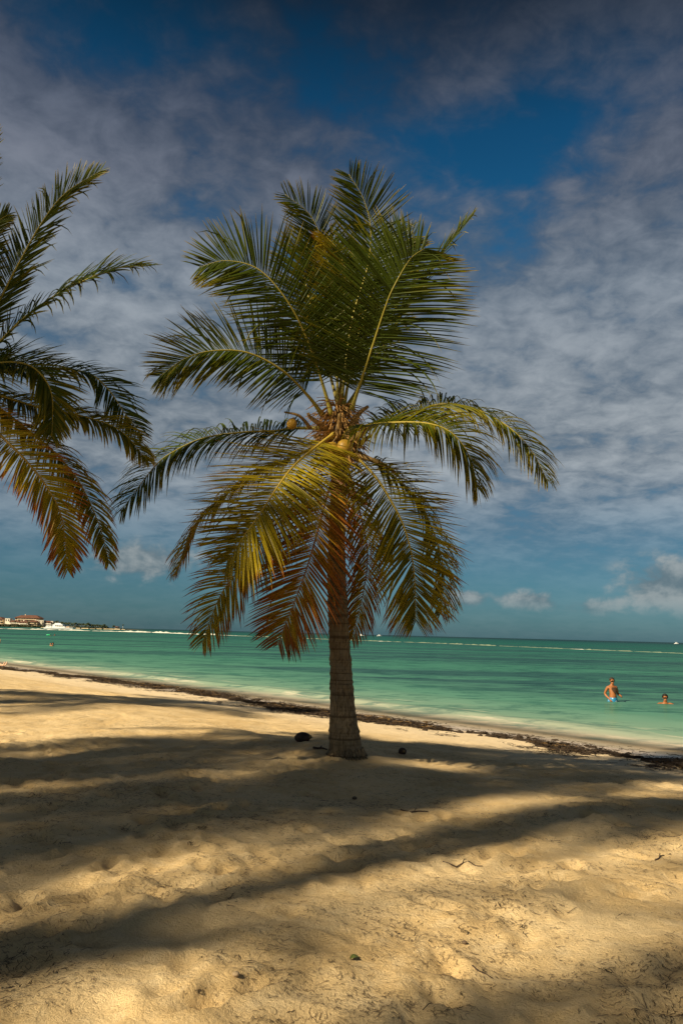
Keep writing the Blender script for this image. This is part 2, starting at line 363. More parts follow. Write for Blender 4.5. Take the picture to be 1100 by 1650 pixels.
LEAF = leaf_material('palm_leaf', (.031, .044, .003), (.30, .22, .008), (.26, .080, .014), .18)
RACH = leaf_material('palm_rachis', (.17, .16, .03), (.36, .26, .04), (.26, .12, .04), .05)

mt = bpy.data.materials.new('palm_bark'); mt.use_nodes = True; t = NT(mt.node_tree); b = t.n['Principled BSDF']
P = t.node('ShaderNodeTexCoord').outputs['Object']; x_, y_, z_ = t.sep(P)
fib = t.noise(t.comb(t.M('MULTIPLY', x_, 9), t.M('MULTIPLY', y_, 9), t.M('MULTIPLY', z_, 1.2)), 6, 6, .7)
blo = t.noise(P, 5, 5, .6); rg = t.noise(t.comb(0.0, 0.0, z_), 17, 3, .6)
cb = t.mix(t.step(fib, .3, .72), (.075, .052, .028), (.27, .20, .115))
cb = t.mix(t.step(blo, .45, .7, 0, .5), cb, (.20, .165, .11)); cb = t.mix(t.step(rg, .50, .60, 0, .7), cb, (.055, .036, .02))
t.l.new(cb, b.inputs['Base Color']); b.inputs['Roughness'].default_value = .9; b.inputs['Specular IOR Level'].default_value = .15
bn = t.node('ShaderNodeBump'); bn.inputs['Strength'].default_value = .7; bn.inputs['Distance'].default_value = .02; t.l.new(fib, bn.inputs['Height']); t.l.new(bn.outputs[0], b.inputs['Normal'])
FIBRE = simple('dry_fibre', (.34, .19, .06), .9, .4, 14)
STALK = simple('old_leaf_base', (.23, .145, .05), .85, .35, 9, bump=.01)
COCO = simple('coconut_skin', (.33, .19, .022), .45, .35, 6)

def spline(pts, n):
    pts = np.asarray(pts, float); k = len(pts)
    e = np.vstack([2*pts[0]-pts[1], pts, 2*pts[-1]-pts[-2]]); out = []
    for i in range(k-1):
        p0, p1, p2, p3 = e[i:i+4]
        for q in np.linspace(0, 1, 24, endpoint=False):
            out.append(.5*((2*p1)+(-p0+p2)*q+(2*p0-5*p1+4*p2-p3)*q*q+(-p0+3*p1-3*p2+p3)*q**3))
    out.append(pts[-1]); out = np.array(out)
    L = np.concatenate([[0], np.cumsum(np.linalg.norm(np.diff(out, axis=0), axis=1))])
    s = np.linspace(0, L[-1], n); return np.stack([np.interp(s, L, out[:, i]) for i in range(3)], -1), L[-1]
def nrm(v): return v/(np.linalg.norm(v)+1e-9)

def frond(parent, pts, N=(0, -.8, .5), Lm=.85, sag=.5, dry=.1, n=78, bare=.16, a0=72, a1=24, tilt=(8, 16), thick=.022, wid=.034, clump=1.0, one=(1, 1), tipdry=.25, rag=.06, origin=None, lift=.12, seed=None, label=None, sparse=0.0):
    n = int(n*1.55); wid = wid*.76
    """rachis = the part, its leaflets joined as one stuff sub-part"""
    rs = np.random.default_rng(seed if seed is not None else int(abs(pts[-1][0]*977+pts[-1][2]*131)) % 99991)
    if origin is not None: pts = np.asarray(pts)-np.asarray(origin)
    R, Ltot = spline(pts, 40); N = nrm(np.array(N, float))
    mb = MB(); rad = np.interp(np.linspace(0, 1, 40), [0, .06, .2, .6, 1], [thick*2.0, thick*1.25, thick*.85, thick*.5, .003]); mb.tube(R, rad, 6)
    me = mesh('frond', mb.V, mb.F, RACH, True)
    at_ = me.attributes.new('dry', 'FLOAT', 'POINT'); at_.data.foreach_set('value', np.full(len(mb.V), .25+dry*.8, np.float32))
    fo = link('frond', me, parent)
    if label: fo['label'] = label
    T = np.gradient(R, axis=0); T /= np.linalg.norm(T, axis=1)[:, None]
    V = []; Fc = []; DR = []
    ph = rs.uniform(0, 50)
    for side in (1, -1):
        if one[0 if side > 0 else 1] <= 0: continue
        kk = one[0 if side > 0 else 1]
        for i in range(n):
            q = (i+.5+rs.uniform(-.3, .3))/n; tt = bare+(1-bare)*q
            if rs.random() < sparse: continue
            x = min(38.999, tt*39); j = int(x); fr_ = x-j
            p = R[j]*(1-fr_)+R[j+1]*fr_; Tt = nrm(T[j]*(1-fr_)+T[j+1]*fr_)
            S = nrm(np.cross(Tt, N))*side; Nn = nrm(np.cross(S*side, Tt))
            ln = 1.05*Lm*kk*np.interp(q, [0, .08, .3, .55, .8, .93, 1], [.60, .86, 1, .98, .78, .48, .26])*rs.uniform(.86, 1.1)
            if rs.random() < rag: ln *= rs.uniform(.35, .75)
            # neighbouring leaflets bunch together
            cl_ = clump*9*(vnoise(np.array(ph+i*.33), np.array(7.7+3*side)))+clump*7*(vnoise(np.array(ph+i*.11), np.array(1.7+3*side)))
            an = math.radians(np.interp(q, [0, .6, 1], [a0+tilt[0], .4*a0+.6*a1+tilt[1]*1.3, a1+tilt[1]])+float(cl_)*1.05+rs.normal(0, 2.4))
            D = Tt*math.cos(an)+S*math.sin(an)+Nn*(lift+.10*rs.normal()+float(cl_)*.012)
            D = nrm(D); Wd = nrm(Tt-D*np.dot(Tt, D)); tw = rs.normal(.35*side, .3)
            Bn = np.cross(D, Wd); Wd = Wd*math.cos(tw)+Bn*math.sin(tw)
            segs = 5; pos = p.copy(); o0 = len(V); wmax = wid*rs.uniform(.8, 1.15)*min(1, .6+.5*ln/Lm)
            hang = sag*(.75 if sag < .7 else 1.25)*rs.uniform(.65, 1.35); dbase = dry+rs.normal(0, .05)
            if rs.random() < rag*1.2: hang += 1.5
            for k in range(segs+1):
                f = k/segs; ww = wmax*np.interp(f, [0, .12, .45, .8, 1], [.45, .9, 1, .62, .04])*.5
                Bk = nrm(np.cross(D, Wd))
                V += [pos-Wd*ww, pos-Bk*ww*.55, pos+Wd*ww]
                dd = dbase+tipdry*f*f*(.35+.65*q)+(.2 if f > .9 else 0); DR += [dd]*3
                if k < segs:
                    pos = pos+D*ln/segs; D = nrm(D+np.array([0, 0, -1.0])*hang*.42*(f+.25)); Wd = nrm(Wd-D*np.dot(Wd, D))
                    a = o0+3*k; Fc += [(a, a+1, a+4, a+3), (a+1, a+2, a+5, a+4)]
    lm_ = mesh('leaflets', V, Fc, LEAF)
    at_ = lm_.attributes.new('dry', 'FLOAT', 'POINT'); at_.data.foreach_set('value', np.clip(np.array(DR, np.float32), 0, 1))
    lo = link('leaflets', lm_, fo); lo['kind'] = 'stuff'
    return fo

def trunk_mesh(cl, rad, mat, n=22, rings=True):
    """cl: centreline points, rad: radii; leaf scars as low steps with ragged rims"""
    R, L = spline(cl, 150); rr_ = np.interp(np.linspace(0, 1, 150), np.linspace(0, 1, len(rad)), rad)
    V = []; s = 0; sc = []; z = .25
    while z < L: sc.append(z); z += random.uniform(.07, .16)
    sc = np.array(sc)
    for i in range(150):
        l = L*i/149
        for j in range(n):
            th = 2*math.pi*j/n
            lt = l+.035*math.sin(th*2+i*.01)+.012*math.sin(th*5)
            dn = lt-sc[max(0, np.searchsorted(sc, lt)-1)]
            r = rr_[i]*(1+.012*math.sin(3*th+l*2)+.02*vnoise(np.array(th*2.), np.array(l*6)).item())+(.020*math.exp(-dn/.04) if rings and dn >= 0 else 0)
            V.append((R[i][0]+r*math.cos(th), R[i][1]+r*math.sin(th), R[i][2]))
    Fc = [(i*n+j, i*n+(j+1) % n, (i+1)*n+(j+1) % n, (i+1)*n+j) for i in range(149) for j in range(n)] + [tuple(range(149*n, 150*n))]
    return mesh('trunk', V, Fc, mat, True)

# ------------------------------------------------------------------ the palm in the middle
Dp = PALM[1]
palm = thing('coconut_palm', 'tall coconut palm in the middle of the beach with a full crown and visible trunk', 'palm tree', tuple(PALM))
O = PALM
cl = [at(558, 1222, Dp)-O, at(555, 1190, Dp)-O, at(551, 1130, Dp)-O, at(548.5, 1070, Dp)-O, at(545, 1000, Dp)-O, at(542, 900, Dp)-O, at(545, 800, Dp)-O, at(548, 715, Dp)-O, at(549, 655, Dp)-O]
px2m = Dp/F
link('trunk', trunk_mesh(cl, np.array([27.5, 19.6, 16.3, 15.2, 14.2, 12.6, 12.4, 14, 8])*px2m, mt), palm)
rt = MB(); rr0 = random.Random(4)
for k in range(70):                                             # short dry roots round the foot
    th = 6.283*k/70+rr0.uniform(-.06, .06); r1 = 27*px2m; dv = np.array([math.cos(th), math.sin(th), 0]); L_ = rr0.uniform(.03, .10)
    rt.tube([cl[0]+dv*r1*.9+np.array([0, 0, rr0.uniform(.10, .16)]), cl[0]+dv*(r1+.018)+np.array([0, 0, .08]), cl[0]+dv*(r1+L_)+np.array([0, 0, rr0.uniform(-.02, .03)])], [.011, .010, .006], 5)
o_ = rt.build('root', mt, palm, True); o_['kind'] = 'stuff'
def FP(lst): return [at(x, y, Dp+dd) for x, y, dd in lst]
fr_main = [
 # upper, behind first
 dict(p=[(546, 660, .1), (552, 560, .5), (556, 470, .6), (548, 410, .6), (518, 374, .6)], N=(.5, -.8, .3), Lm=.75, sag=.15, dry=.36, lift=.05),
 dict(p=[(544, 660, .1), (541, 540, .4), (530, 430, .6), (503, 352, .5), (459, 313, .3)], N=(.35, -.9, .2), Lm=.8, sag=.12, dry=.10, a0=60, a1=20),
 dict(p=[(549, 655, 0), (566, 520, .2), (592, 430, .2), (597, 370, .1), (586, 322, 0), (562, 281, -.1)], N=(0, -1, .05), Lm=.86, sag=.10, dry=.06, a0=62, a1=20),
 dict(p=[(560, 655, .1), (625, 545, .5), (680, 450, .7), (722, 395, .7), (760, 347, .7)], N=(-.82, -.25, .5), Lm=.62, sag=.12, dry=.10, a0=30, a1=10, bare=.3, n=60),
 dict(p=[(545, 655, .2), (520, 560, .5), (495, 470, .7), (490, 420, .8), (500, 380, .9)], N=(.2, -.95, .1), Lm=.8, sag=.2, dry=.12, a0=62),
 dict(p=[(553, 660, -.1), (572, 560, .3), (600, 470, .5), (640, 400, .6), (668, 380, .6)], N=(-.2, -.95, .1), Lm=.85, sag=.2, dry=.08, a0=65),
 dict(p=[(535, 670, -.2), (502, 565, -.5), (466, 490, -.7), (418, 435, -.8), (365, 420, -.8), (322, 430, -.8)], N=(-.1, -.95, .12), Lm=.90, sag=.10, dry=.10, a0=66, a1=18, n=84),
 dict(p=[(566, 660, -.3), (598, 563, -.6), (619, 499, -.8), (633, 464, -.9), (660, 418, -.9), (684, 400, -.9)], N=(.08, -1, .02), Lm=1.18, sag=.22, dry=.07, a0=74, a1=26, n=88, bare=.1),
 dict(p=[(520, 670, -.1), (498, 640, -.3), (456, 598, -.6), (401, 569, -.8), (346, 565, -.9), (300, 577, -.9), (258, 606, -.8)], N=(-.12, -.85, .35), Lm=.86, sag=.24, dry=.16, a0=66, a1=16, n=84),
 dict(p=[(530, 690, 0), (470, 690, .2), (449, 694, .3), (387, 697, .5), (328, 706, .6), (283, 726, .6), (249, 752, .5), (195, 824, .4)], N=(-.1, -.6, .8), Lm=.84, sag=.85, dry=.12, a0=72, a1=18, bare=.12),
 dict(p=[(538, 705, -.1), (470, 738, .2), (400, 770, .4), (345, 814, .5), (311, 855, .5), (282, 924, .4)], N=(-.45, -.35, .8), Lm=.62, sag=.85, dry=.42, tipdry=.4),
 dict(p=[(540, 715, -.1), (490, 775, -.2), (440, 850, -.3), (388, 915, -.3), (354, 962, -.3), (326, 1036, -.2)], N=(-.2, -.85, .45), Lm=.72, sag=.6, dry=.42, tipdry=.5),
 dict(p=[(538, 700, -.2), (517, 714, -.5), (477, 747, -.9), (449, 782, -1.1), (422, 823, -1.2), (394, 863, -1.2), (366, 905, -1.1)], N=(-.2, -.8, .5), Lm=1.05, sag=.2, dry=.40, a0=58, a1=18, n=92, tipdry=.22, wid=.038, bare=.13, clump=.6, tilt=(14, 24)),
 dict(p=[(546, 722, -.2), (538, 762, -.5), (524, 808, -.7), (505, 880, -.7), (484, 945, -.6), (462, 1000, -.5), (448, 1038, -.5)], N=(-.1, -.95, .3), Lm=.82, sag=.3, tilt=(10, 18), dry=.66, tipdry=.30, a0=54, a1=18, n=80, label='browning frond hanging in front of the trunk'),
 dict(p=[(551, 720, .25), (566, 775, .5), (583, 840, .6), (592, 895, .55), (585, 955, .5), (566, 1030, .4)], N=(.4, -.75, .3), Lm=.58, sag=.7, dry=.6, tipdry=.3, a0=50, n=64),
 dict(p=[(556, 720, .1), (600, 742, .4), (658, 790, .6), (688, 835, .7), (707, 884, .6), (715, 930, .6), (710, 988, .5)], N=(.5, -.4, .7), Lm=.72, sag=.75, dry=.26, a0=66, tipdry=.35),
 dict(p=[(556, 722, -.2), (580, 742, -.5), (606, 770, -.7), (629, 806, -.8), (649, 845, -.8), (662, 890, -.8), (668, 940, -.7), (669, 1002, -.6)], N=(.25, -.85, .45), Lm=.9, sag=.32, tilt=(10, 18), dry=.32, a0=60, a1=16, n=86, tipdry=.5),
 dict(p=[(560, 690, .1), (600, 685, .4), (634, 674, .6), (675, 661, .8), (715, 651, .9), (757, 656, 1.0), (797, 674, 1.0), (832, 699, .9), (859, 731, .8), (882, 776, .7)], N=(.1, -.55, .85), Lm=.80, sag=.9, dry=.22, a0=66, a1=18, n=84, rag=.12, bare=.14),
 dict(p=[(560, 695, -.2), (590, 686, -.5), (634, 681, -.8), (686, 682, -1.0), (722, 694, -1.1), (748, 721, -1.1), (762, 754, -1.0), (768, 786, -.9)], N=(.1, -.6, .8), Lm=.88, sag=.8, dry=.22, a0=66, a1=20, n=84, bare=.1),
]
for k, f in enumerate(fr_main):
    f = dict(f); p = FP(f.pop('p')); frond(palm, p, origin=O, seed=100+k, **{'tilt': (8, 16) if f['dry'] < .3 else (4, 9), **f})
def crown_bits(parent, c, s=1.0, seed=3):
    """old leaf bases, fruit stalks, fibre and coconuts round the growing point"""
    rr_ = random.Random(seed)
    for k in range(7):
        th = k*2.4+rr_.uniform(-.2, .2); z = -.28+.055*k; mb = MB(); r0_ = .13*s
        d_ = np.array([math.cos(th), math.sin(th), 0]); q = [c+np.array([0, 0, z*s])+d_*r0_*.4, c+np.array([0, 0, (z+.06)*s])+d_*r0_*1.4, c+np.array([0, 0, (z+.16)*s])+d_*(r0_*1.9+rr_.uniform(0, .12)*s), c+np.array([0, 0, (z+rr_.uniform(.17, .24))*s])+d_*(r0_*2.0+rr_.uniform(.05, .14)*s)]
        mb.tube(spline(q, 9)[0], np.linspace(.045, .018, 9)*s, 7); mb.build('leaf_base', STALK, parent, True)
    mb = MB()
    for k in range(420):
        th = rr_.uniform(0, 6.28); z = rr_.uniform(-.4, .3)*s; d_ = np.array([math.cos(th), math.sin(th), rr_.uniform(-.9, .7)]); p = c+np.array([0, 0, z])+.10*s*np.array([d_[0], d_[1], 0])
        q = [p]; 
        for j in range(4): d_ = d_+np.array([rr_.uniform(-.4, .4), rr_.uniform(-.4, .4), -.28]); q.append(q[-1]+nrm(d_)*rr_.uniform(.04, .11)*s)
        mb.tube(np.array(q), np.linspace(.009, .003, 5)*s, 3)
    o_ = mb.build('crown_fibre', FIBRE, parent); o_['kind'] = 'stuff'
def coconut(parent, p, r=.105, mat=COCO, tilt=(0, 0)):
    mb = MB(); prof = [(.02*r, -1.12*r), (.42*r, -1.02*r), (.78*r, -.70*r), (.97*r, -.22*r), (1.0*r, .15*r), (.86*r, .60*r), (.55*r, .92*r), (.22*r, 1.06*r), (.16*r, 1.12*r), (.05*r, 1.13*r)]
    mb.lathe(prof, 14); o_ = mb.build('coconut', mat, parent, True, loc=tuple(p)); o_.rotation_euler = (tilt[0], tilt[1], 0)
    st = MB(); st.tube([(0, 0, 1.08*r), (.01, .02, 1.35*r), (.03, .07, 1.7*r)], [.013, .011, .009], 6); st.build('stem', STALK, o_)
    return o_
crown_bits(palm, at(547, 690, Dp-.02)-O, 1.25)
for x, y, dd, r in ((555, 722, -.52, .115), (534, 727, -.50, .115), (545, 744, -.40, .10), (470, 683, -.20, .075), (543, 762, .15, .10)):
    coconut(palm, at(x, y, Dp+dd)-O, r, COCO, (random.uniform(-.4, .4), random.uniform(-.4, .4)))
mb = MB(); q = FP([(500, 690, -.1), (482, 670, -.25), (458, 664, -.3)]); mb.tube(spline(np.array(q)-O, 8)[0], np.linspace(.03, .012, 8), 6); mb.build('fruit_stalk', STALK, palm, True)
mb = MB(); q = FP([(552, 712, -.1), (572, 706, -.3), (592, 690, -.4), (606, 684, -.4)]); mb.tube(spline(np.array(q)-O, 8)[0], np.linspace(.06, .035, 8), 8); mb.build('petiole', STALK, palm, True)
mb = MB(); q = FP([(556, 730, 0), (590, 738, -.2), (624, 752, -.25), (642, 768, -.25)]); mb.tube(spline(np.array(q)-O, 8)[0], np.linspace(.05, .02, 8), 8); mb.build('petiole', STALK, palm, True)

# ------------------------------------------------------------------ the palm at the left edge
D2 = 9.2
bx = at(-78, 600, D2); gz = float(H(bx[0]-.2, D2)); O2 = np.array([bx[0]-.2, D2, gz])
palm2 = thing('coconut_palm', 'coconut palm cut off by the left edge, only its right-hand fronds in view', 'palm tree', tuple(O2))
link('trunk', trunk_mesh([(0, 0, -.06), (.02, 0, .5), (.05, .02, 1.6), (.1, 0, 3), (.2, 0, bx[2]-gz-.3), (.2, 0, bx[2]-gz+.25)], [.24, .18, .15, .135, .13, .09], mt), palm2)
def FP2(l): return [at(x, y, D2+dd) for x, y, dd in l]
fr2 = [
 dict(p=[(-88, 590, .1), (-78, 480, .2), (-60, 380, .3), (-38, 290, .3), (-12, 205, .3)], N=(.1, -.95, .1), Lm=.52, sag=.12, dry=.06, a0=40, a1=18),
 dict(p=[(-85, 585, 0), (-62, 500, .1), (-42, 430, .2), (-20, 372, .2), (14, 345, .2)], N=(.2, -.9, .2), Lm=.5, sag=.15, dry=.06, a0=56),
 dict(p=[(-75, 600, .1), (-20, 520, .2), (28, 430, .3), (66, 362, .3), (105, 312, .3), (163, 275, .3)], N=(-.2, -.9, .3), Lm=.56, sag=.12, dry=.12, a0=52, a1=20, tipdry=.3),
 dict(p=[(-75, 610, 0), (-10, 560, .1), (40, 512, .1), (95, 473, .1), (150, 446, 0), (198, 430, 0), (243, 428, 0)], N=(-.15, -.6, .8), Lm=.60, sag=.45, dry=.17, a0=60, a1=22, rag=.16, tipdry=.25, sparse=.18),
 dict(p=[(-75, 610, -.2), (-30, 592, -.5), (10, 584, -.6), (48, 589, -.7), (74, 613, -.7), (85, 645, -.6), (84, 705, -.5)], N=(.1, -.7, .7), Lm=.62, sag=.5, dry=.2, a0=58),
 dict(p=[(-75, 612, .1), (0, 598, .3), (74, 594, .4), (138, 600, .5), (172, 624, .5), (200, 664, .5), (230, 702, .4)], N=(-.1, -.6, .8), Lm=.62, sag=.62, dry=.08, a0=64, a1=24, sparse=.1),
 dict(p=[(-75, 618, 0), (0, 638, .1), (69, 658, .1), (138, 672, .1), (194, 694, .1), (238, 742, .1)], N=(-.1, -.55, .85), Lm=.60, sag=.72, dry=.36, a0=64, a1=22, tipdry=.3),
 dict(p=[(-75, 620, -.1), (-10, 652, .3), (46, 694, .4), (92, 733, .4), (129, 779, .4), (161, 848, .3), (176, 908, .2)], N=(.35, -.5, .75), Lm=.58, sag=.72, dry=.40, tipdry=.6, a0=60),
 dict(p=[(-75, 625, -.2), (-30, 672, -.4), (6, 706, -.5), (42, 742, -.6), (76, 785, -.6), (100, 835, -.5), (109, 918, -.4)], N=(.25, -.8, .5), Lm=.60, sag=.5, dry=.62, tipdry=.6, a0=60, n=84),
]
for k, f in enumerate(fr2):
    f = dict(f); f['Lm'] *= .95 if k < 4 else .80; f['dry'] *= .75; frond(palm2, FP2(f.pop('p')), origin=O2, seed=200+k, tilt=(3, 8), **f)
for k, th in enumerate((2.3, 2.9, 3.5, 4.1, 1.8)):
    c = np.array([.2, 0, bx[2]-gz]); dv = np.array([math.cos(th), math.sin(th), 0]); up = .7-.25*(k % 3)
    frond(palm2, [c, c+dv*.7+np.array([0, 0, up]), c+dv*1.5+np.array([0, 0, up*1.3]), c+dv*2.3+np.array([0, 0, up*.6])], N=(0, -.2, 1), Lm=.7, sag=.5, dry=.15, n=60, seed=260+k)
crown_bits(palm2, np.array([.2, 0, bx[2]-gz-.05]), 1.1, 9)

# ------------------------------------------------------------------ palms beside and behind the viewpoint (their shade lies on the sand)
def generic_palm(h, seed, nf=20, fl=2.7, lean=(0, 0), label=''):
    rs = np.random.default_rng(seed); r_ = thing('coconut_palm', label, 'palm tree')
    c = np.array([lean[0], lean[1], h])
    link('trunk', trunk_mesh([(0, 0, -.15), (lean[0]*.05, lean[1]*.05, .5), (lean[0]*.3, lean[1]*.3, h*.4), (lean[0]*.7, lean[1]*.7, h*.75), tuple(c), tuple(c+np.array([lean[0]*.02, lean[1]*.02, .3]))], [.27, .19, .16, .15, .14, .08], mt), r_)
    for k in range(nf):
        th = k*2.399+rs.normal(0, .15); e = np.interp(k/nf, [0, 1], [1.25, -.75]); L = fl*rs.uniform(.85, 1.1); dv = np.array([math.cos(th), math.sin(th), 0]); Z = np.array([0, 0, 1.0])
        pts = [c]; a = e
        for j in range(5): pts.append(pts[-1]+(dv*math.cos(a)+Z*math.sin(a))*L/5); a -= .28 if a > -1.2 else 0
        frond(r_, pts, N=tuple(Z*.9-dv*.25), Lm=.8, sag=.5, dry=.12+.3*max(0, k/nf-.6), n=62, seed=seed*50+k)
    return r_
def copy_tree(o, parent=None):
    c = o.copy(); C.objects.link(c); c.parent = parent
    for ch in o.children: copy_tree(ch, c)
    return c
NA = np.array([-LH[1], LH[0]])
SHADE = [  # where the crown's shade lies on the sand (metres along and across the light), crown height, scale, turn
 (2.5, 7.35, 16.0, .85, .3), (6.6, 7.35, 17.0, .80, 2.0), (4.4, 6.25, 15.5, .62, 5.0), (1.0, 9.8, 14.0, 1.0, 3.1), (6.4, 10.5, 13.5, 1.0, 4.0), (6.9, 19.2, 12.0, 1.35, .9), (9.5, 21.5, 12.0, 1.1, 2.9), (4.0, 1.45, 14.0, .78, 5.2), (2.2, 1.7, 15.0, .5, 1.4), (-.3, 4.35, 15.5, .58, 2.9), (7.4, 4.5, 18.0, .85, 1.2), (7.2, 6.7, 16.5, .45, .6), (5.7, 9.4, 15.0, .65, 3.7),
]
proto = None; LAB = 'coconut palm standing outside the picture behind and to the left of the viewpoint'
for k, (al, ac, h, sc_, rz) in enumerate(SHADE):
    bxy = LH*(al-(h-.4)/math.tan(SUN_EL))+NA*ac; bz = float(H(bxy[0], bxy[1]))
    if k == 0: proto = generic_palm(6.2, 41, nf=14, label=LAB); o = proto
    elif k == 10: o = generic_palm(6.2, 43, nf=9, fl=1.0, label=LAB)
    else: o = copy_tree(proto)
    o['label'] = LAB; o['group'] = 'palms behind the viewpoint'
    o.location = (bxy[0], bxy[1], bz); o.rotation_euler = (0, 0, rz); o.scale = (sc_, sc_, h/6.2)

# ------------------------------------------------------------------ weed line and litter on the sand
WEED = simple('dry_seaweed', (.035, .022, .012), .85, .6, 30)
LITTER = simple('dry_litter', (.065, .043, .024), .85, .6, 30)
WEED2 = simple('brown_seaweed', (.13, .075, .025), .85, .5, 20)
def ribbons(pts, length, width, lift, mat, name, rs, segs=4, parent=None, curl=1.0):
    """thin crumpled strands lying on the sand"""
    n = len(pts); th = rs.uniform(0, 2*math.pi, n); p = np.array(pts, float); rows = []
    L = length*rs.uniform(.5, 1.5, n)/segs; Wd = width*rs.uniform(.6, 1.4, n); z0 = lift*rs.uniform(.1, 1, n)
    for k in range(segs+1):
        zz = H(p[:, 0], p[:, 1])+z0+.35*lift*rs.random(n)+.002
        w_ = Wd*(1 if 0 < k < segs else .4)*.5
        ox, oy = -np.sin(th)*w_, np.cos(th)*w_
        rows.append(np.stack([p[:, 0]-ox, p[:, 1]-oy, zz], -1)); rows.append(np.stack([p[:, 0]+ox, p[:, 1]+oy, zz+.3*Wd], -1))
        p = p+np.stack([np.cos(th), np.sin(th)], -1)*L[:, None]; th = th+rs.normal(0, .55*curl, n)
    V = np.stack(rows, 1).reshape(-1, 3); m2 = 2*(segs+1); base_ = np.arange(n)[:, None]*m2
    q = np.concatenate([base_+np.array([2*k, 2*k+2, 2*k+3, 2*k+1])[None] for k in range(segs)], 1).reshape(-1, 4)
    me = bpy.data.meshes.new(name); me.vertices.add(len(V)); me.vertices.foreach_set('co', V.reshape(-1).astype(np.float32))
    me.loops.add(q.size); me.loops.foreach_set('vertex_index', q.reshape(-1).astype(np.int32))
    me.polygons.add(len(q)); me.polygons.foreach_set('loop_start', np.arange(0, q.size, 4, dtype=np.int32)); me.update(calc_edges=True); me.materials.append(mat)
    return link(name, me, parent)
rs = np.random.default_rng(21)
# the wrack: two ragged bands along the shore, given by the line they follow
wl = np.array([ground(x, y)[:2] for x, y in ((-40, 1072), (0, 1077.5), (60, 1083), (130, 1091), (200, 1100), (300, 1113), (400, 1130), (520, 1150), (620, 1163), (700, 1173), (780, 1185), (850, 1195), (920, 1206), (1000, 1218), (1060, 1226), (1100, 1232), (1180, 1243))])
wu, wsv = us(wl[:, 0], wl[:, 1]); od = np.argsort(wu); wu, wsv = wu[od], wsv[od]
def wrack_points(n, spread, thr, offs=0.0, sc=.8):
    u = rs.uniform(wu[0]-30, wu[-1]+6, n); s = np.interp(u, wu, wsv)+offs+rs.normal(0, spread, n)
    x, y = xy(u, s); keep = (vnoise(x/sc+4, y/sc)+.6*vnoise(x/.3, y/.3+6)+.5*vnoise(x/3.1, y/3.1)) > thr
    return np.stack([x, y], -1)[keep]
def lumps(pts, r, hgt, name, mat):                            # matted clumps, low ragged mounds
    mb = MB()
    for x, y in pts:
        R = r*rs.uniform(.5, 1.5); n = 7; a = rs.uniform(0, 6.28); zs = float(H(x, y)); hh = hgt*rs.uniform(.5, 1.4)
        V = [(x+rs.normal(0, .1*R), y+rs.normal(0, .1*R), zs+hh)]
        for ring, kz in ((.55, .75), (1, -.12)):
            for j in range(n):
                rr_ = R*ring*rs.uniform(.65, 1.25); th = a+6.283*j/n; V.append((x+rr_*math.cos(th)*1.25*1.0, y+rr_*math.sin(th)*.8, zs+hh*kz*rs.uniform(.6, 1.3)))
        Fc = [(0, 1+j, 1+(j+1) % n) for j in range(n)]+[(1+j, 1+n+j, 1+n+(j+1) % n, 1+(j+1) % n) for j in range(n)]
        mb.add(V, Fc)
    return mb.build(name, mat)
wr = lumps(np.vstack([wrack_points(9000, .42, .0), wrack_points(2500, .2, -.2)]), .085, .042, 'seaweed_wrack', WEED)
tag(wr, 'dark ragged line of dead seaweed washed up along the water edge', 'seaweed', kind='stuff')
a_ = ribbons(wrack_points(26000, .62, -.1), .24, .018, .06, WEED, 'seaweed_strand', rs, 4, wr); a_['kind'] = 'stuff'
b_ = ribbons(wrack_points(5000, .45, .10, .1), .22, .03, .06, WEED2, 'brown_seaweed_strand', rs, 4, wr); b_['kind'] = 'stuff'
c_ = ribbons(wrack_points(16000, .45, .10, 1.2), .16, .016, .02, WEED, 'seaweed_strand', rs, 4, wr); c_['kind'] = 'stuff'
# fine dry sea grass strewn over the whole beach
def strewn(n, thr, soft):
    y = 3.0+13*rs.random(n)**1.35; x = rs.uniform(-.62, .62, n)*y*1.1
    u, s = us(x, y)
    v = vnoise(x/.9+2, y/.55)+.7*vnoise(x/.28, y/.2+9)+.5*vnoise(x/3+5, y/2)
    keep = (v > thr-soft*rs.random(n)) & (s > 5.2); return np.stack([x, y], -1)[keep]
g1 = ribbons(strewn(110000, .50, .8), 0.048, .0024, .004, LITTER, 'dry_seagrass', rs, 5, None, 2.2)
tag(g1, 'fine dark dry seagrass strewn over the sand', 'seagrass', kind='stuff')
g2 = ribbons(strewn(10000, .74, .5), .05, .0030, .010, LITTER, 'seagrass_tangle', rs, 5, g1, 1.8); g2['kind'] = 'stuff'
# tight little clumps
cp = []
for px, py in [(rs.uniform(0, 1100), rs.uniform(1220, 1640)) for _ in range(45)]+[(105, 1312), (100, 1360), (410, 1290), (180, 1278), (360, 1240), (900, 1360), (830, 1425), (745, 1500), (590, 1300), (880, 1355), (1000, 1295), (690, 1380), (840, 1497), (1010, 1480), (310, 1370), (318, 1383), (375, 1320)]:
    g = ground(px, py); k = rs.integers(4, 14); cp += [g[:2]+rs.normal(0, 1, 2)*np.array([.09, .04])*rs.uniform(.3, 1.0) for _ in range(k)]
g3 = ribbons(np.array(cp), .05, .0045, .016, WEED, 'seagrass_clump', rs, 4, g1, 2.0); g3['kind'] = 'stuff'

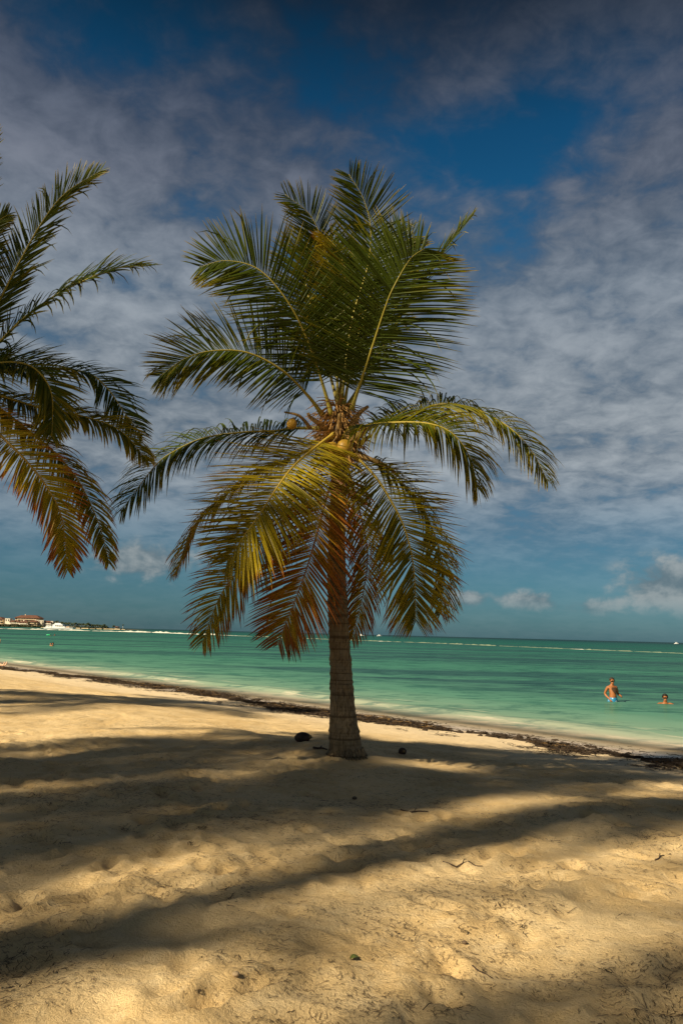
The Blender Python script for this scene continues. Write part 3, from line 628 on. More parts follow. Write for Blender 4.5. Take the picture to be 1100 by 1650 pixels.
def fallen(name, px, py, label, cat, r, colr, squash, rz, roll=1.45, hole=False):
    g = ground(px, py); o = thing(name, label, cat, (g[0], g[1], g[2]+r*.62), rz); mb = MB()
    prof = [(.02*r, -1.2*r), (.4*r, -1.08*r), (.8*r, -.72*r), (1.0*r, -.15*r), (.95*r, .35*r), (.72*r, .82*r), (.36*r, 1.12*r), (.05*r, 1.24*r)]
    mb.lathe(prof, 16, squash=squash, jit=.035); sh = mb.build('husk', simple(name+'_husk', colr, .85, .5, 14, bump=.01), o, True); sh.rotation_euler = (roll, 0, 0)
    st = MB(); st.tube([(0, 0, 1.15*r*squash[2]), (0, .01, 1.38*r*squash[2])], [.3*r, .22*r], 7); q = st.build('stem_cap', STALK, sh, True)
    if hole:
        fl = MB(); fl.lathe([(.42*r, 0), (.40*r, .03*r), (.28*r, .015*r), (.02*r, -.02*r)], 12); e = fl.build('white_flesh', simple('coconut_flesh', (.72, .66, .52), .6, .1), sh, True, loc=(0, .0, 0)); e.location = (.1*r, .93*r, .1*r); e.rotation_euler = (-1.57, 0, 0)
    return o
fallen('fallen_coconut', 487, 1195, 'big dark brown old coconut lying on the sand left of the palm foot', 'coconut', .098, (.05, .03, .022), (1, .85, 1.12), 1.15)
fallen('fallen_coconut', 648, 1215, 'small dark coconut with a white hole lying on the sand right of the palm foot', 'coconut', .062, (.06, .035, .022), (1, .9, .9), .25, hole=True)
def stick(px, py, L, ang, r, label, name='twig', cat='twig', colr=(.05, .03, .02)):
    g = ground(px, py); mb = MB(); pts = []
    for q in np.linspace(-.5, .5, 7):
        x, y = g[0]+q*L*math.cos(ang), g[1]+q*L*math.sin(ang)+.06*L*math.sin(q*9); pts.append((x-g[0], y-g[1], float(H(x, y))-g[2]+r*.7+.02*L*math.sin(q*7+1)*.3))
    mb.tube(pts, np.linspace(r, r*.45, 7), 6); mb.tube([pts[3], np.array(pts[3])+np.array([.05*L, .14*L, .03*L+r]), np.array(pts[3])+np.array([.12*L, .22*L, .02*L+r])], [r*.6, r*.45, r*.25], 5)
    return tag(mb.build(name, simple('twig_bark', colr, .9, .3, 20), None, True, loc=tuple(g)), label, cat)
stick(516, 1207, .20, -.25, .018, 'short dark piece of wood lying just left of the palm foot', 'driftwood', 'driftwood')
stick(667, 1309, .26, .05, .009, 'thin dark twig lying alone on the shaded sand below the palm', 'twig')
stick(777, 1568, .11, -.6, .004, 'small bent twig on the shaded sand at the lower right')
stick(1062, 1382, .20, .9, .007, 'crooked dark twig at the right edge of the picture')
stick(745, 1392, .30, .12, .006, 'long thin twig on the sand right of the bright patch')
def leaf_on_sand():
    g = ground(570, 1546); mb = MB(); V = []; Fc = []
    for i in range(9):
        q = i/8; wd = .034*math.sin(math.pi*min(1, q*.95+.04))**.7; z = .012+.02*math.sin(q*3)
        V += [(q*.11-.05, -wd, z+.006), (q*.11-.05, 0, z), (q*.11-.05, wd, z+.012)]
    for i in range(8): Fc += [(3*i, 3*i+3, 3*i+4, 3*i+1), (3*i+1, 3*i+4, 3*i+5, 3*i+2)]
    mb.add(V, Fc); o = mb.build('fallen_leaf', simple('leaf_olive', (.10, .12, .03), .5, .3, 30), None, True, loc=tuple(g)); o.rotation_euler = (.1, .1, .6); o.scale = (.45,)*3
    st = MB(); st.tube([(-.05, 0, .012), (-.08, .01, .01)], [.003, .002], 5); st.build('leaf_stem', STALK, o)
    tag(o, 'single olive green leaf lying on the sand near the bottom', 'leaf')
leaf_on_sand()
for px, py, r, lab in ((571, 1288, .026, 'small brown seed pod on the shaded sand straight below the palm'), (748, 1521, .015, 'little brown seed pod on the sand where the bright patch ends'), (380, 1573, .018, 'round sand coloured pebble at the lower left of centre')):
    g = ground(px, py); bm = bmesh.new(); bmesh.ops.create_icosphere(bm, subdivisions=2, radius=r)
    for v in bm.verts: v.co = v.co*(1+.25*float(vnoise(np.array(v.co.x*40+9), np.array(v.co.y*40+v.co.z*25)))); v.co.z *= .7
    me = bpy.data.meshes.new('seed_pod'); bm.to_mesh(me); bm.free(); me.materials.append(simple('pod', (.09, .06, .035) if 'brown' in lab else (.33, .24, .14), .8, .3, 40)); me.polygons.foreach_set('use_smooth', [True]*len(me.polygons))
    tag(link('seed_pod' if 'pod' in lab else 'pebble', me, None, (g[0], g[1], g[2]+r*.5)), lab, 'seed pod' if 'pod' in lab else 'pebble')

# ------------------------------------------------------------------ people
SKIN = simple('skin', (.27, .095, .026), .5, .12, 9, .4)
SKINP = simple('pale_skin', (.62, .40, .26), .5, .1, 9, .4)
HAIR = simple('dark_hair', (.012, .009, .007), .6, .3, 60)
LENS = simple('dark_lens', (.006, .006, .006), .15, .1, 5, .5)
def skin_mesh(name, nodes, edges, mat, sub=1):
    """one continuous surface grown round a skeleton: nodes {key: (xyz, radius)}"""
    keys = list(nodes); me = bpy.data.meshes.new(name); me.from_pydata([nodes[k][0] for k in keys], [(keys.index(a), keys.index(b)) for a, b in edges], [])
    o = bpy.data.objects.new(name, me); C.objects.link(o)
    md = o.modifiers.new('s', 'SKIN'); md.use_smooth_shade = True; md.branch_smoothing = .6
    for i, k in enumerate(keys):
        r = nodes[k][1]; r = (r, r) if not isinstance(r, tuple) else r
        sv = me.skin_vertices[0].data[i]; sv.radius = r; sv.use_root = (i == 0)
    m2 = o.modifiers.new('d', 'SUBSURF'); m2.levels = sub; m2.render_levels = sub
    ev = o.evaluated_get(bpy.context.evaluated_depsgraph_get()); out_ = bpy.data.meshes.new_from_object(ev)
    bpy.data.objects.remove(o); out_.materials.clear(); out_.materials.append(mat); out_.name = name
    out_.polygons.foreach_set('use_smooth', [True]*len(out_.polygons)); return out_
def head_nodes(N_, E_, base, c, s=1.0, nod=0.0):
    """neck, jaw, skull, nose, ears; c = centre of the skull, face towards -Y"""
    c = np.array(c)
    N_['jaw'] = (tuple(c+np.array([0, -.030, -.075])*s), .062*s); N_['face'] = (tuple(c+np.array([0, -.022, -.015])*s), .083*s)
    N_['skull'] = (tuple(c+np.array([0, .005, .040])*s), .090*s); N_['top'] = (tuple(c+np.array([0, .005, .100])*s), .050*s)
    N_['nose'] = (tuple(c+np.array([0, -.112, -.028])*s), .016*s); N_['chin'] = (tuple(c+np.array([0, -.075, -.100])*s), .028*s)
    E_ += [(base, 'jaw'), ('jaw', 'face'), ('face', 'skull'), ('skull', 'top'), ('face', 'nose'), ('jaw', 'chin')]
    for sd in (-1, 1):
        N_['ear%d' % sd] = (tuple(c+np.array([.098*sd, .01, -.02])*s), .020*s); E_.append(('face', 'ear%d' % sd))
def hair_cap(parent, c, s=1.0, low=-.2, mat=None, name='hair', back=.02):
    mb = MB(); V = []; Fc = []; n, k = 16, 7
    for i in range(k):
        for j in range(n):
            th = 2*math.pi*j/n; fy = -math.sin(th)                  # fy>0 faces -Y
            lowest = np.interp(fy, [-1, 0, .6, 1], [low, low*.6, .35, .45]); el = 1.5-(1.5-lowest)*i/(k-1)
            V.append((c[0]+.105*s*math.cos(el)*math.cos(th), c[1]+back*s-.0+.112*s*math.cos(el)*math.sin(th), c[2]+.03*s+.112*s*math.sin(el)))
    Fc = [(i*n+j, (i+1)*n+j, (i+1)*n+(j+1) % n, i*n+(j+1) % n) for i in range(k-1) for j in range(n)]+[tuple(range(n))]
    mb.add(V, Fc); return mb.build(name, mat or HAIR, parent, True)
def shades(parent, c, s=1.0):
    mb = MB()
    for sd in (-1, 1): mb.lathe([(.005*s, -.008*s), (.030*s, -.006*s), (.033*s, .0), (.028*s, .006*s), (.004*s, .009*s)], 10, (0, 0, 0))
    V = []
    for sd in (-1, 1):
        for (x, y, z) in mb.V[(0 if sd < 0 else len(mb.V)//2):(len(mb.V)//2 if sd < 0 else len(mb.V))]: V.append((c[0]+sd*.037*s+x*1.1, c[1]-.108*s-z+.012*s*abs(x)/.03, c[2]+.005*s+y*.75))
    mb.V = V; mb.box(c[0]-.012*s, c[1]-.118*s, c[2]+.008*s, c[0]+.012*s, c[1]-.106*s, c[2]+.016*s)
    for sd in (-1, 1): mb.box(min(c[0]+sd*.066*s, c[0]+sd*.1*s), c[1]-.100*s, c[2]+.002*s, max(c[0]+sd*.066*s, c[0]+sd*.1*s), c[1]+.01*s, c[2]+.012*s)
    return mb.build('sunglasses', LENS, parent, True)
def hand(N_, E_, wrist, tag_, d, pn, s=1.0, curl=.5):
    """palm, four unequal bent fingers and a thumb off the side; d = along the hand, pn = palm normal"""
    w_ = np.array(N_[wrist][0]); d = nrm(np.array(d, float)); pn = nrm(np.array(pn, float)-d*np.dot(np.array(pn, float), d)); sd = np.cross(d, pn)
    N_[tag_+'palm'] = (tuple(w_+d*.055*s), .030*s); E_.append((wrist, tag_+'palm'))
    for i, (o_, L) in enumerate(((-.026, .062), (-.009, .074), (.009, .070), (.026, .054))):
        p = w_+d*.085*s+sd*o_*s; N_[f'{tag_}k{i}'] = (tuple(p), .0105*s); E_.append((tag_+'palm', f'{tag_}k{i}'))
        dd = d
        for j in range(2): dd = nrm(dd+pn*curl); p = p+dd*L*.5*s; N_[f'{tag_}f{i}{j}'] = (tuple(p), (.0095-.001*j)*s); E_.append((f'{tag_}k{i}' if j == 0 else f'{tag_}f{i}{j-1}', f'{tag_}f{i}{j}'))
    p = w_+d*.035*s-sd*.036*s; N_[tag_+'t0'] = (tuple(p), .013*s); E_.append((tag_+'palm', tag_+'t0')); p = p+nrm(d*.8-sd*.5+pn*.3)*.045*s; N_[tag_+'t1'] = (tuple(p), .010*s); E_.append((tag_+'t0', tag_+'t1'))
def standing_man():
    N_ = {}; E_ = []
    N_['pelvis'] = ((0, .0, .95), .155); N_['belly'] = ((0, -.075, 1.10), .170); N_['ribs'] = ((0, -.03, 1.27), .160); N_['chest'] = ((0, .01, 1.40), .130); N_['neck'] = ((0, .015, 1.50), .060)
    E_ += [('pelvis', 'belly'), ('belly', 'ribs'), ('ribs', 'chest'), ('chest', 'neck')]
    head_nodes(N_, E_, 'neck', (0, -.01, 1.655))
    for sd, pre in ((-1, 'r'), (1, 'l')):
        N_[pre+'sh'] = ((.185*sd, .02, 1.415), .070); E_.append(('chest', pre+'sh'))
        N_[pre+'hip'] = ((.095*sd, 0, .86), .105); N_[pre+'knee'] = ((.11*sd, -.02-.05*sd, .49), .064); N_[pre+'calf'] = ((.11*sd, .02-.05*sd, .34), .058); N_[pre+'ank'] = ((.11*sd, .02-.05*sd, .08), .040); N_[pre+'toe'] = ((.125*sd, -.15-.05*sd, .03), .032)
        E_ += [('pelvis', pre+'hip'), (pre+'hip', pre+'knee'), (pre+'knee', pre+'calf'), (pre+'calf', pre+'ank'), (pre+'ank', pre+'toe')]
    N_['rel'] = ((-.275, .10, 1.14), .050); N_['rfo'] = ((-.235, .01, 1.04), .043); N_['rwr'] = ((-.165, -.12, .93), .031)       # hand down at the front of the hip
    N_['lel'] = ((.265, .06, 1.15), .050); N_['lfo'] = ((.27, -.08, 1.10), .042); N_['lwr'] = ((.255, -.22, 1.07), .030)        # forearm forward
    for pre in 'rl': E_ += [(pre+'sh', pre+'el'), (pre+'el', pre+'fo'), (pre+'fo', pre+'wr')]
    hand(N_, E_, 'rwr', 'R', (.45, -.35, -.85), (.6, .6, .1)); hand(N_, E_, 'lwr', 'L', (-.1, -.95, -.2), (-.9, 0, -.2), curl=.8)
    return N_, E_
def swim_shorts(parent):
    mb = MB(); V = []; n = 18
    rings = [(.178, 1.005, .02), (.190, .96, .0), (.195, .90, .0), (.190, .84, .0)]
    for r, z, o_ in rings:
        for j in range(n): th = 2*math.pi*j/n; V.append((r*1.0*math.cos(th), -.012+r*.90*math.sin(th)-o_*.2, z))
    Fc = [(i*n+j, i*n+(j+1) % n, (i+1)*n+(j+1) % n, (i+1)*n+j) for i in range(3) for j in range(n)]; mb.add(V, Fc)
    for sd in (-1, 1):
        V = []
        for r, z in ((.118, .86), (.122, .76), (.128, .62)):
            for j in range(12): th = 2*math.pi*j/12; V.append((sd*.098+r*.95*math.cos(th), -.012-.018*sd*(1-(z-.6)*2)+r*math.sin(th), z))
        mb.add(V, [(i*12+j, i*12+(j+1) % 12, (i+1)*12+(j+1) % 12, (i+1)*12+j) for i in range(2) for j in range(12)])
    ma = bpy.data.materials.new('swim_shorts'); ma.use_nodes = True; t = NT(ma.node_tree); b = t.n['Principled BSDF']
    P = t.node('ShaderNodeTexCoord').outputs['Object']; x_, y_, z_ = t.sep(P)
    f = t.step(t.noise(P, 9, 2, .5), .54, .60); t.l.new(t.mix(f, (.01, .19, .36), (.55, .62, .66)), b.inputs['Base Color']); b.inputs['Roughness'].default_value = .7
    return mb.build('swim_shorts', ma, parent, True)
def face_to(p): return -math.atan2(p[0]-EYE[0], p[1]-EYE[1])      # turn that faces -Y at the viewer
g = ground(986, 1130.5, 0.0)
man = thing('person', 'bare chested man in sunglasses and bright blue swim shorts standing waist deep in the sea', 'person', (g[0], g[1], -.84), face_to(g)*1.0+.50)
N_, E_ = standing_man(); link('body', skin_mesh('body', N_, E_, SKIN), man)
swim_shorts(man); hair_cap(man, (0, -.01, 1.655), 1.0, -.1, simple('cropped_hair', (.03, .02, .014), .7, .4, 50)); shades(man, (0, -.01, 1.655))
ch = MB()                                                           # dark chest hair, a thin shield over the breastbone
V = []
for i, z in enumerate((1.20, 1.27, 1.34, 1.41)):
    for j, a in enumerate(np.linspace(-1, 1, 7)): ww = (.035, .085, .115, .08)[i]; x = a*ww; V.append((x, -.03-.165*math.sqrt(max(0, 1-(x/.19)**2))-(.012, .004, -.014, -.044)[i]+.0, z))
ch.add(V, [(i*7+j, i*7+j+1, (i+1)*7+j+1, (i+1)*7+j) for i in range(3) for j in range(6)]); ch.build('chest_hair', simple('chest_hair', (.05, .025, .012), .9, .5, 90), man, True)
mo = MB(); mo.tube([(-.026, -.108, 1.572), (0, -.116, 1.569), (.026, -.108, 1.572)], [.005, .008, .005], 6); mo.build('mouth', simple('lips', (.22, .07, .05), .5, .1), man, True)

def bather(px, py, label, s=1.0, rz=0.0, arms=.25, low=-.35, glasses=False, skin=None, deep=.0, hairm=None, group=None):
    """someone up to the shoulders: head, neck, chest and arms under the surface"""
    g = ground(px, py, 0.0); o = thing('person', label, 'person', (g[0], g[1], -.0+deep), face_to(g)+rz, group); o.scale = (s, s, s)
    N_ = {}; E_ = []
    N_['chest'] = ((0, .02, -.20), .145); N_['up'] = ((0, .02, -.05), .105); N_['neck'] = ((0, .015, .075), .056); E_ += [('chest', 'up'), ('up', 'neck')]
    head_nodes(N_, E_, 'neck', (0, -.01, .215))
    for sd in (-1, 1):
        p = '%d' % sd; N_['sh'+p] = ((.19*sd, .02, -.02), .062); N_['el'+p] = ((.36*sd, -.05, -.06-.2*arms), .045); N_['wr'+p] = ((.40*sd, -.27, -.08-.2*arms), .031); E_ += [('up', 'sh'+p), ('sh'+p, 'el'+p), ('el'+p, 'wr'+p)]
        hand(N_, E_, 'wr'+p, 'h'+p, (-.2*sd, -1, 0), (0, 0, -1), curl=.25)
    link('body', skin_mesh('body', N_, E_, skin or SKIN), o)
    hair_cap(o, (0, -.01, .215), 1.04, low, hairm)
    if glasses: shades(o, (0, -.01, .215))
    mo = MB(); mo.tube([(-.026, -.108, .132), (0, -.116, .129), (.026, -.108, .132)], [.005, .008, .005], 6); mo.build('mouth', simple('lips', (.22, .07, .05), .5, .1), o, True)
    return o
bather(1071, 1134, 'dark haired swimmer in sunglasses with head and shoulders above the water near the right edge', 1.05, .25, .1, -.6, True, deep=.015)
bather(88.5, 1024.0, 'far bather at the left, the more distant head beside the green float', 1.3, .8, .1)
bather(85.2, 1041.0, 'bather with wet dark hair and raised shoulders at the left, nearer than the float', 1.25, .3, .05)
bather(82.0, 1040.2, 'bather mostly submerged just left of the dark haired one', .95, -.9, .3, skin=simple('tan', (.5, .24, .1), .5, .1))
bather(81.3, 1024.2, 'far bather holding on to the green float', 1.0, -.6, .2)
gf = ground(78.6, 1024.2, 0.0); fl = thing('swim_float', 'small green swimming float beside a far bather at the left', 'float', (gf[0], gf[1], .08))
mb = MB(); mb.tube([(-.55, 0, .06), (-.3, 0, .10), (.3, 0, .10), (.55, 0, .06)], [.10, .15, .15, .10], 10); mb.build('float_body', simple('green_vinyl', (.02, .42, .16), .4, .1), fl, True)
mb = MB(); mb.tube([(-.56, 0, .1), (-.56, 0, .22), (-.46, 0, .24)], .02, 6); mb.build('handle', simple('cord', (.6, .6, .55), .7, .1), fl)
# someone half cut by the left edge, waist deep
g = ground(-1.5, 1036.0, 0.0); p_ = thing('person', 'bare backed person in the sea, cut off by the left edge', 'person', (g[0], g[1], -.95), face_to(g)+2.4)
N_, E_ = standing_man(); link('body', skin_mesh('body', N_, E_, simple('sunburnt', (.58, .22, .08), .5, .1)), p_); swim_shorts(p_); hair_cap(p_, (0, -.01, 1.655), 1.0, -.3)
# sunbather with feet up on a towel by the weed line
g = ground(7, 1074.5)
sb = thing('person', 'pale sunbather lying on a towel at the left edge, bare feet pointing up', 'person', tuple(g), face_to(g)-.35)
N_ = {'pelvis': ((-.95, 0, .14), .13), 'belly': ((-1.12, 0, .14), .125), 'chest': ((-1.36, 0, .15), .13), 'neck': ((-1.52, 0, .15), .055), 'skull': ((-1.68, 0, .15), .095), 'top': ((-1.76, 0, .16), .06), 'nose': ((-1.66, 0, .265), .016)}
E_ = [('pelvis', 'belly'), ('belly', 'chest'), ('chest', 'neck'), ('neck', 'skull'), ('skull', 'top'), ('skull', 'nose')]
for sd in (-1, 1):
    p = '%d' % sd
    N_['hip'+p] = ((-.83, .10*sd, .14), .10); N_['knee'+p] = ((-.44, .14*sd, .17), .062); N_['calf'+p] = ((-.25, .14*sd, .12), .056); N_['ank'+p] = ((0, .15*sd, .075), .042); N_['ball'+p] = ((.07, .17*sd, .22), .042); N_['toe'+p] = ((.075, .175*sd, .30), .026)
    E_ += [('pelvis', 'hip'+p), ('hip'+p, 'knee'+p), ('knee'+p, 'calf'+p), ('calf'+p, 'ank'+p), ('ank'+p, 'ball'+p), ('ball'+p, 'toe'+p)]
    N_['sh'+p] = ((-1.40, .19*sd, .13), .065); N_['el'+p] = ((-1.16, .30*sd, .10), .045); N_['wr'+p] = ((-.93, .28*sd, .09), .031); E_ += [('chest', 'sh'+p), ('sh'+p, 'el'+p), ('el'+p, 'wr'+p)]
    hand(N_, E_, 'wr'+p, 'h'+p, (1, 0, 0), (0, 0, -1), curl=.25)
link('body', skin_mesh('body', N_, E_, SKINP), sb)
hc = hair_cap(sb, (0, 0, 0), 1.0, -.2); hc.rotation_euler = (0, -1.57, 0); hc.rotation_euler = (-1.57, 0, -1.57); hc.location = (-1.69, 0, .15)
sw = MB(); sw.tube([(-1.06, 0, .145), (-.95, 0, .145), (-.84, 0, .145)], [.136, .142, .128], 14); sw.build('swimwear', simple('dark_swimwear', (.03, .05, .09), .7, .2), sb, True)
tw = MB(); n = 14; V = []
for i in range(n):
    for j in range(8):
        x = -2.0+2.25*i/(n-1); y = -.42+.84*j/7; V.append((x, y, .012+.012*math.sin(x*7+y*3)+.008*math.sin(y*11)))
tw.add(V, [(i*8+j, (i+1)*8+j, (i+1)*8+j+1, i*8+j+1) for i in range(n-1) for j in range(7)])
tw_o = tw.build('beach_towel', simple('towel', (.62, .52, .38), .9, .1), None, True, loc=tuple(g+np.array([0, 0, .0]))); tw_o.rotation_euler = sb.rotation_euler
tag(tw_o, 'pale beach towel under the sunbather at the left edge', 'towel')

# ------------------------------------------------------------------ boats
WHITE = simple('white_paint', (.80, .79, .75), .35, .04, 2, .5); GLASSD = simple('dark_glass', (.02, .03, .04), .1, .1, 3, .6); WARM = simple('deck_teak', (.45, .30, .18), .6, .2, 3)
def hull_mesh(L, B, Hh, sheer=.35, rake=.14):
    mb = MB(); n = 15; V = []
    for i in range(n):
        q = i/(n-1); x = -L/2+L*q; bw = B/2*min(1, (1-q)**.55*1.55 if q > .45 else 1.0)*(.9+.1*min(1, q*6)); top = Hh*(1+sheer*max(0, q-.3)**1.6)
        xr = rake*L*max(0, q-.75)/.25*.6
        for yy, zz, k in ((0, -.5*Hh, 0), (.72, -.25*Hh, 0), (.93, .35*Hh, .5), (1.0, top, 1), (.97, top, 1)):
            V.append((x+xr*k, bw*yy, zz))
    for i in range(n):
        for k in range(5): x, y, z = V[i*5+k]; V.append((x, -y, z))
    o = n*5; Fc = [(i*5+k, (i+1)*5+k, (i+1)*5+k+1, i*5+k+1) for i in range(n-1) for k in range(4)]+[(o+i*5+k+1, o+(i+1)*5+k+1, o+(i+1)*5+k, o+i*5+k) for i in range(n-1) for k in range(4)]
    Fc += [(i*5+4, (i+1)*5+4, o+(i+1)*5+4, o+i*5+4) for i in range(n-1)]+[(0, 1, 2, 3, 4, o+4, o+3, o+2, o+1)]
    mb.add(V, Fc); return mb
g = ground(95.5, 1014.2, 0.0); k = g[1]/F
yt = thing('motor_yacht', 'large white motor yacht lying off the point in front of the hotels', 'yacht', (g[0], g[1], 0), math.radians(3))
L = 46*k; hull_mesh(L, 5.2, 1.55).build('hull', WHITE, yt, False)
mb = MB(); V = []
prof = [(-.22*L, 1.5), (-.20*L, 4.1), (.10*L, 4.35), (.24*L, 1.7)]
for y in (-2.1, 2.1): V += [(x, y*(.86 if z > 3 else 1), z) for x, z in prof]
mb.add(V, [(0, 1, 2, 3), (7, 6, 5, 4), (0, 4, 5, 1), (1, 5, 6, 2), (2, 6, 7, 3), (3, 7, 4, 0)]); cab = mb.build('deck_house', WHITE, yt)
mb = MB(); mb.box(-.16*L, -1.5, 4.28, .07*L, 1.5, 5.3, .5, .15); fb = mb.build('flybridge', WHITE, yt)
for i in range(5):
    mb = MB(); x = -.12*L+i*.06*L; mb.box(x, -2.09, 2.55, x+.045*L, -2.0, 3.35); mb.build('window', GLASSD, cab)
mb = MB(); V = [(.118*L, -1.7, 3.95), (.118*L, 1.7, 3.95), (.185*L, 1.85, 2.75), (.185*L, -1.85, 2.75)]; V = V+[(x+.06, y, z+.05) for x, y, z in V]; mb.add(V, [(0, 1, 2, 3), (7, 6, 5, 4), (0, 4, 5, 1), (1, 5, 6, 2), (2, 6, 7, 3), (3, 7, 4, 0)]); mb.build('windscreen', GLASSD, cab)
mb = MB(); mb.box(-.44*L, -2.1, 1.5, -.24*L, 2.1, 3.0, .5, .2); aft = mb.build('aft_cabin', WHITE, yt)
for i in range(3): mb = MB(); mb.box(-.41*L+i*.05*L, -2.02, 2.0, -.375*L+i*.05*L, -1.93, 2.6); mb.build('window', GLASSD, aft)
mb = MB(); mb.box(-.42*L, -1.8, 4.0, -.22*L, 1.8, 4.12); [mb.tube([(x, y, 2.9), (x, y, 4.02)], .05, 6) for x in (-.41*L, -.25*L) for y in (-1.6, 1.6)]; mb.build('canopy', WHITE, yt)
mb = MB(); mb.tube([(-.05*L, 0, 5.25), (-.05*L, 0, 7.0)], [.08, .03], 6); mb.tube([(-.05*L, -.6, 6.2), (-.05*L, .6, 6.2)], .04, 6); mb.build('mast', WHITE, yt)
mb = MB(); pts = [(x, -2.1*min(1, (1-(x/L+.5))**.55*1.55), 2.75) for x in np.linspace(.22*L, .50*L, 6)]; mb.tube(pts, .04, 5); [mb.tube([(p[0], p[1], 1.7), p], .03, 5) for p in pts]; mb.build('bow_rail', WHITE, yt)
mb = MB(); mb.box(.24*L, -1.2, 1.75, .36*L, 1.2, 2.6, .3, .2); mb.build('sun_pad', WARM, yt)
def small_boat(px, py, lab, L=9.0, Y=1500.0):
    g = at(px, py, Y); o = thing('motor_boat', lab, 'boat', (g[0], Y, 0), random.uniform(-.4, .4), 'small boats on the horizon')
    hull_mesh(L, 2.8, 1.1).build('hull', WHITE, o); mb = MB(); mb.box(-.2*L, -1.1, 1.0, .15*L, 1.1, 3.0, .35, .15); c = mb.build('cabin', WHITE, o); mb = MB(); mb.box(-.15*L, -1.06, 1.9, .08*L, -.98, 2.6); mb.build('window', GLASSD, c); return o
small_boat(582, 1021.5, 'tiny white boat on the horizon just right of the trunk'); small_boat(611, 1022.3, 'tiny white boat on the horizon, second to the right of the trunk'); small_boat(1089, 1034.3, 'tiny white boat on the horizon at the far right', 8)
# ------------------------------------------------------------------ the point with its hotels
HD = 1250.0; kx = HD/F
def hx(px): return at(px, 1007+px*.026, HD)[0]
def hz(h): return h*kx                                          # px above the water line
mg = simple('scrub_ground', (.075, .06, .03), .95, .5, .05); msn = simple('shore_rock', (.42, .33, .20), .9, .3, .1)
xs = np.linspace(hx(-420), hx(212), 150); ys = np.linspace(HD-8, HD+260, 26)
GX, GY = np.meshgrid(xs, ys, indexing='ij'); e = np.clip((hx(211)-GX)/90, 0, 1)**.6; f = np.clip((GY-(HD-6)-14*vnoise(GX/25, GX*0+3))/22, 0, 1); bk = np.clip((HD+255-GY)/60, 0, 1)
GZ = -1.2+e*f*bk*(3.0+2.2*np.clip((hx(90)-GX)/60, 0, 1))+.7*vnoise(GX/9, GY/9)*e
link('headland', grid_mesh('headland', np.stack([GX, GY, GZ], -1), mg)); tag(bpy.data.objects['headland'], 'low dark headland running out to a point', kind='structure')
mb = MB(); px = 70.0
while px < 205:
    ln = random.uniform(5, 14); x0, x1 = hx(px), hx(min(px+ln, 205)); mb.box(x0, HD-11, -.3, x1, HD+4, random.uniform(.5, 1.3), .6, .8); px += ln*random.uniform(.9, 1.3)
tag(mb.build('shore_strip', msn), 'thin pale strip of shore along the point', kind='structure')
ROOF = simple('clay_roof', (.105, .046, .028), .85, .25, .3); WALL = simple('white_render', (.74, .66, .52), .8, .06, .4); WALL2 = simple('cream_render', (.55, .43, .28), .8, .08, .4); PANE = simple('dark_pane', (.05, .05, .05), .3, .2, 2)  # window panes have a dark colour of their own
def hotel(px0, px1, y0h, y1h, lab, wall, roofh=3.0, floors=2, dy=0.0, flat=False, cols=None, chim=False, over=1.2, group='hotel buildings on the point', name='hotel_building'):
    """px0..px1 wide, from y0h to y1h px above the water line"""
    kd = (HD+25+dy)/HD; x0, x1 = hx(px0)*kd, hx(px1)*kd; z0, z1 = 2.4+(hz(y0h)-2.4)*kd, 2.4+(hz(y1h)-2.4)*kd; o = thing(name, lab, 'building', ((x0+x1)/2, HD+25+dy, 0), 0, group); wd = (x1-x0)/2; dp = max(6.0, wd*.5)
    mb = MB(); mb.box(-wd, -dp, z0-5, wd, dp, z1); wl_ = mb.build('wall', wall, o)
    if flat: mb = MB(); mb.box(-wd-.3, -dp-.3, z1+.002, wd+.3, dp+.3, z1+.7); mb.build('parapet', wall, o)
    else:
        mb = MB(); mb.box(-wd-over, -dp-over, z1+.002, wd+over, dp+over, z1+roofh, min(wd*.9, roofh*1.9), min(dp*.95, roofh*1.9)); rf = mb.build('roof', ROOF, o)
        if chim: mb = MB(); mb.box(-wd*.4, -.8, z1+roofh*.5, -wd*.4+1.6, .8, z1+roofh+1.6); mb.build('chimney', wall, rf)
    cols = cols or max(2, int(wd*2/4.2)); fh = (z1-z0)/floors; pm_ = None
    for fl_ in range(floors):
        for c in range(cols):
            x = -wd+(c+.5)*2*wd/cols
            if pm_ is None:
                a = MB(); a.box(-.85, -.12, 0, .85, .12, fh*.52); pm_ = mesh('window', a.V, a.F, PANE); a = MB(); a.box(-1.05, -.35, -.35, 1.05, .05, -.1); sm_ = mesh('sill', a.V, a.F, wall)
            wn = link('window', pm_, o, (x, -dp, z0+fl_*fh+fh*.28)); link('sill', sm_, wn)
    if floors > 1:
        mb = MB(); mb.box(-wd*.8, -dp-1.5, z0+fh-.15, wd*.8, -dp-.01, z0+fh+.1); mb.box(-wd*.8, -dp-1.5, z0+fh+.1, wd*.8, -dp-1.38, z0+fh+1.0); mb.build('balcony', wall, o)
    return o
hotel(-40, 9, 5, 11, 'long brown roofed hotel wing at the far left edge', WALL2, 4.0, 2, 30, chim=True)
hotel(10.5, 18, 8, 12.5, 'small flat topped white tower house at the left end of the hotels', WALL, 0, 1, 20, True)
hotel(28, 66, 9.5, 14.5, 'biggest hotel with wide red tiled roof standing above the others', WALL2, 4.6, 2, 70, cols=9, chim=True, over=2)
hotel(42, 60, 14.5, 17.2, 'red roofed top storey set back on the biggest hotel', WALL2, 2.2, 1, 85, cols=4)
hotel(18, 33, 3.2, 8.0, 'low white villa with red roof below the left end of the big hotel', WALL, 2.6, 2, 5)
hotel(33.5, 47, 2.6, 7.2, 'white stepped villa in the middle below the big hotel', WALL, 2.4, 2, -5, chim=True)
hotel(38, 44, 7.0, 10.2, 'narrow white upper villa between the big hotel and the stepped villa', WALL, 1.8, 1, 20)
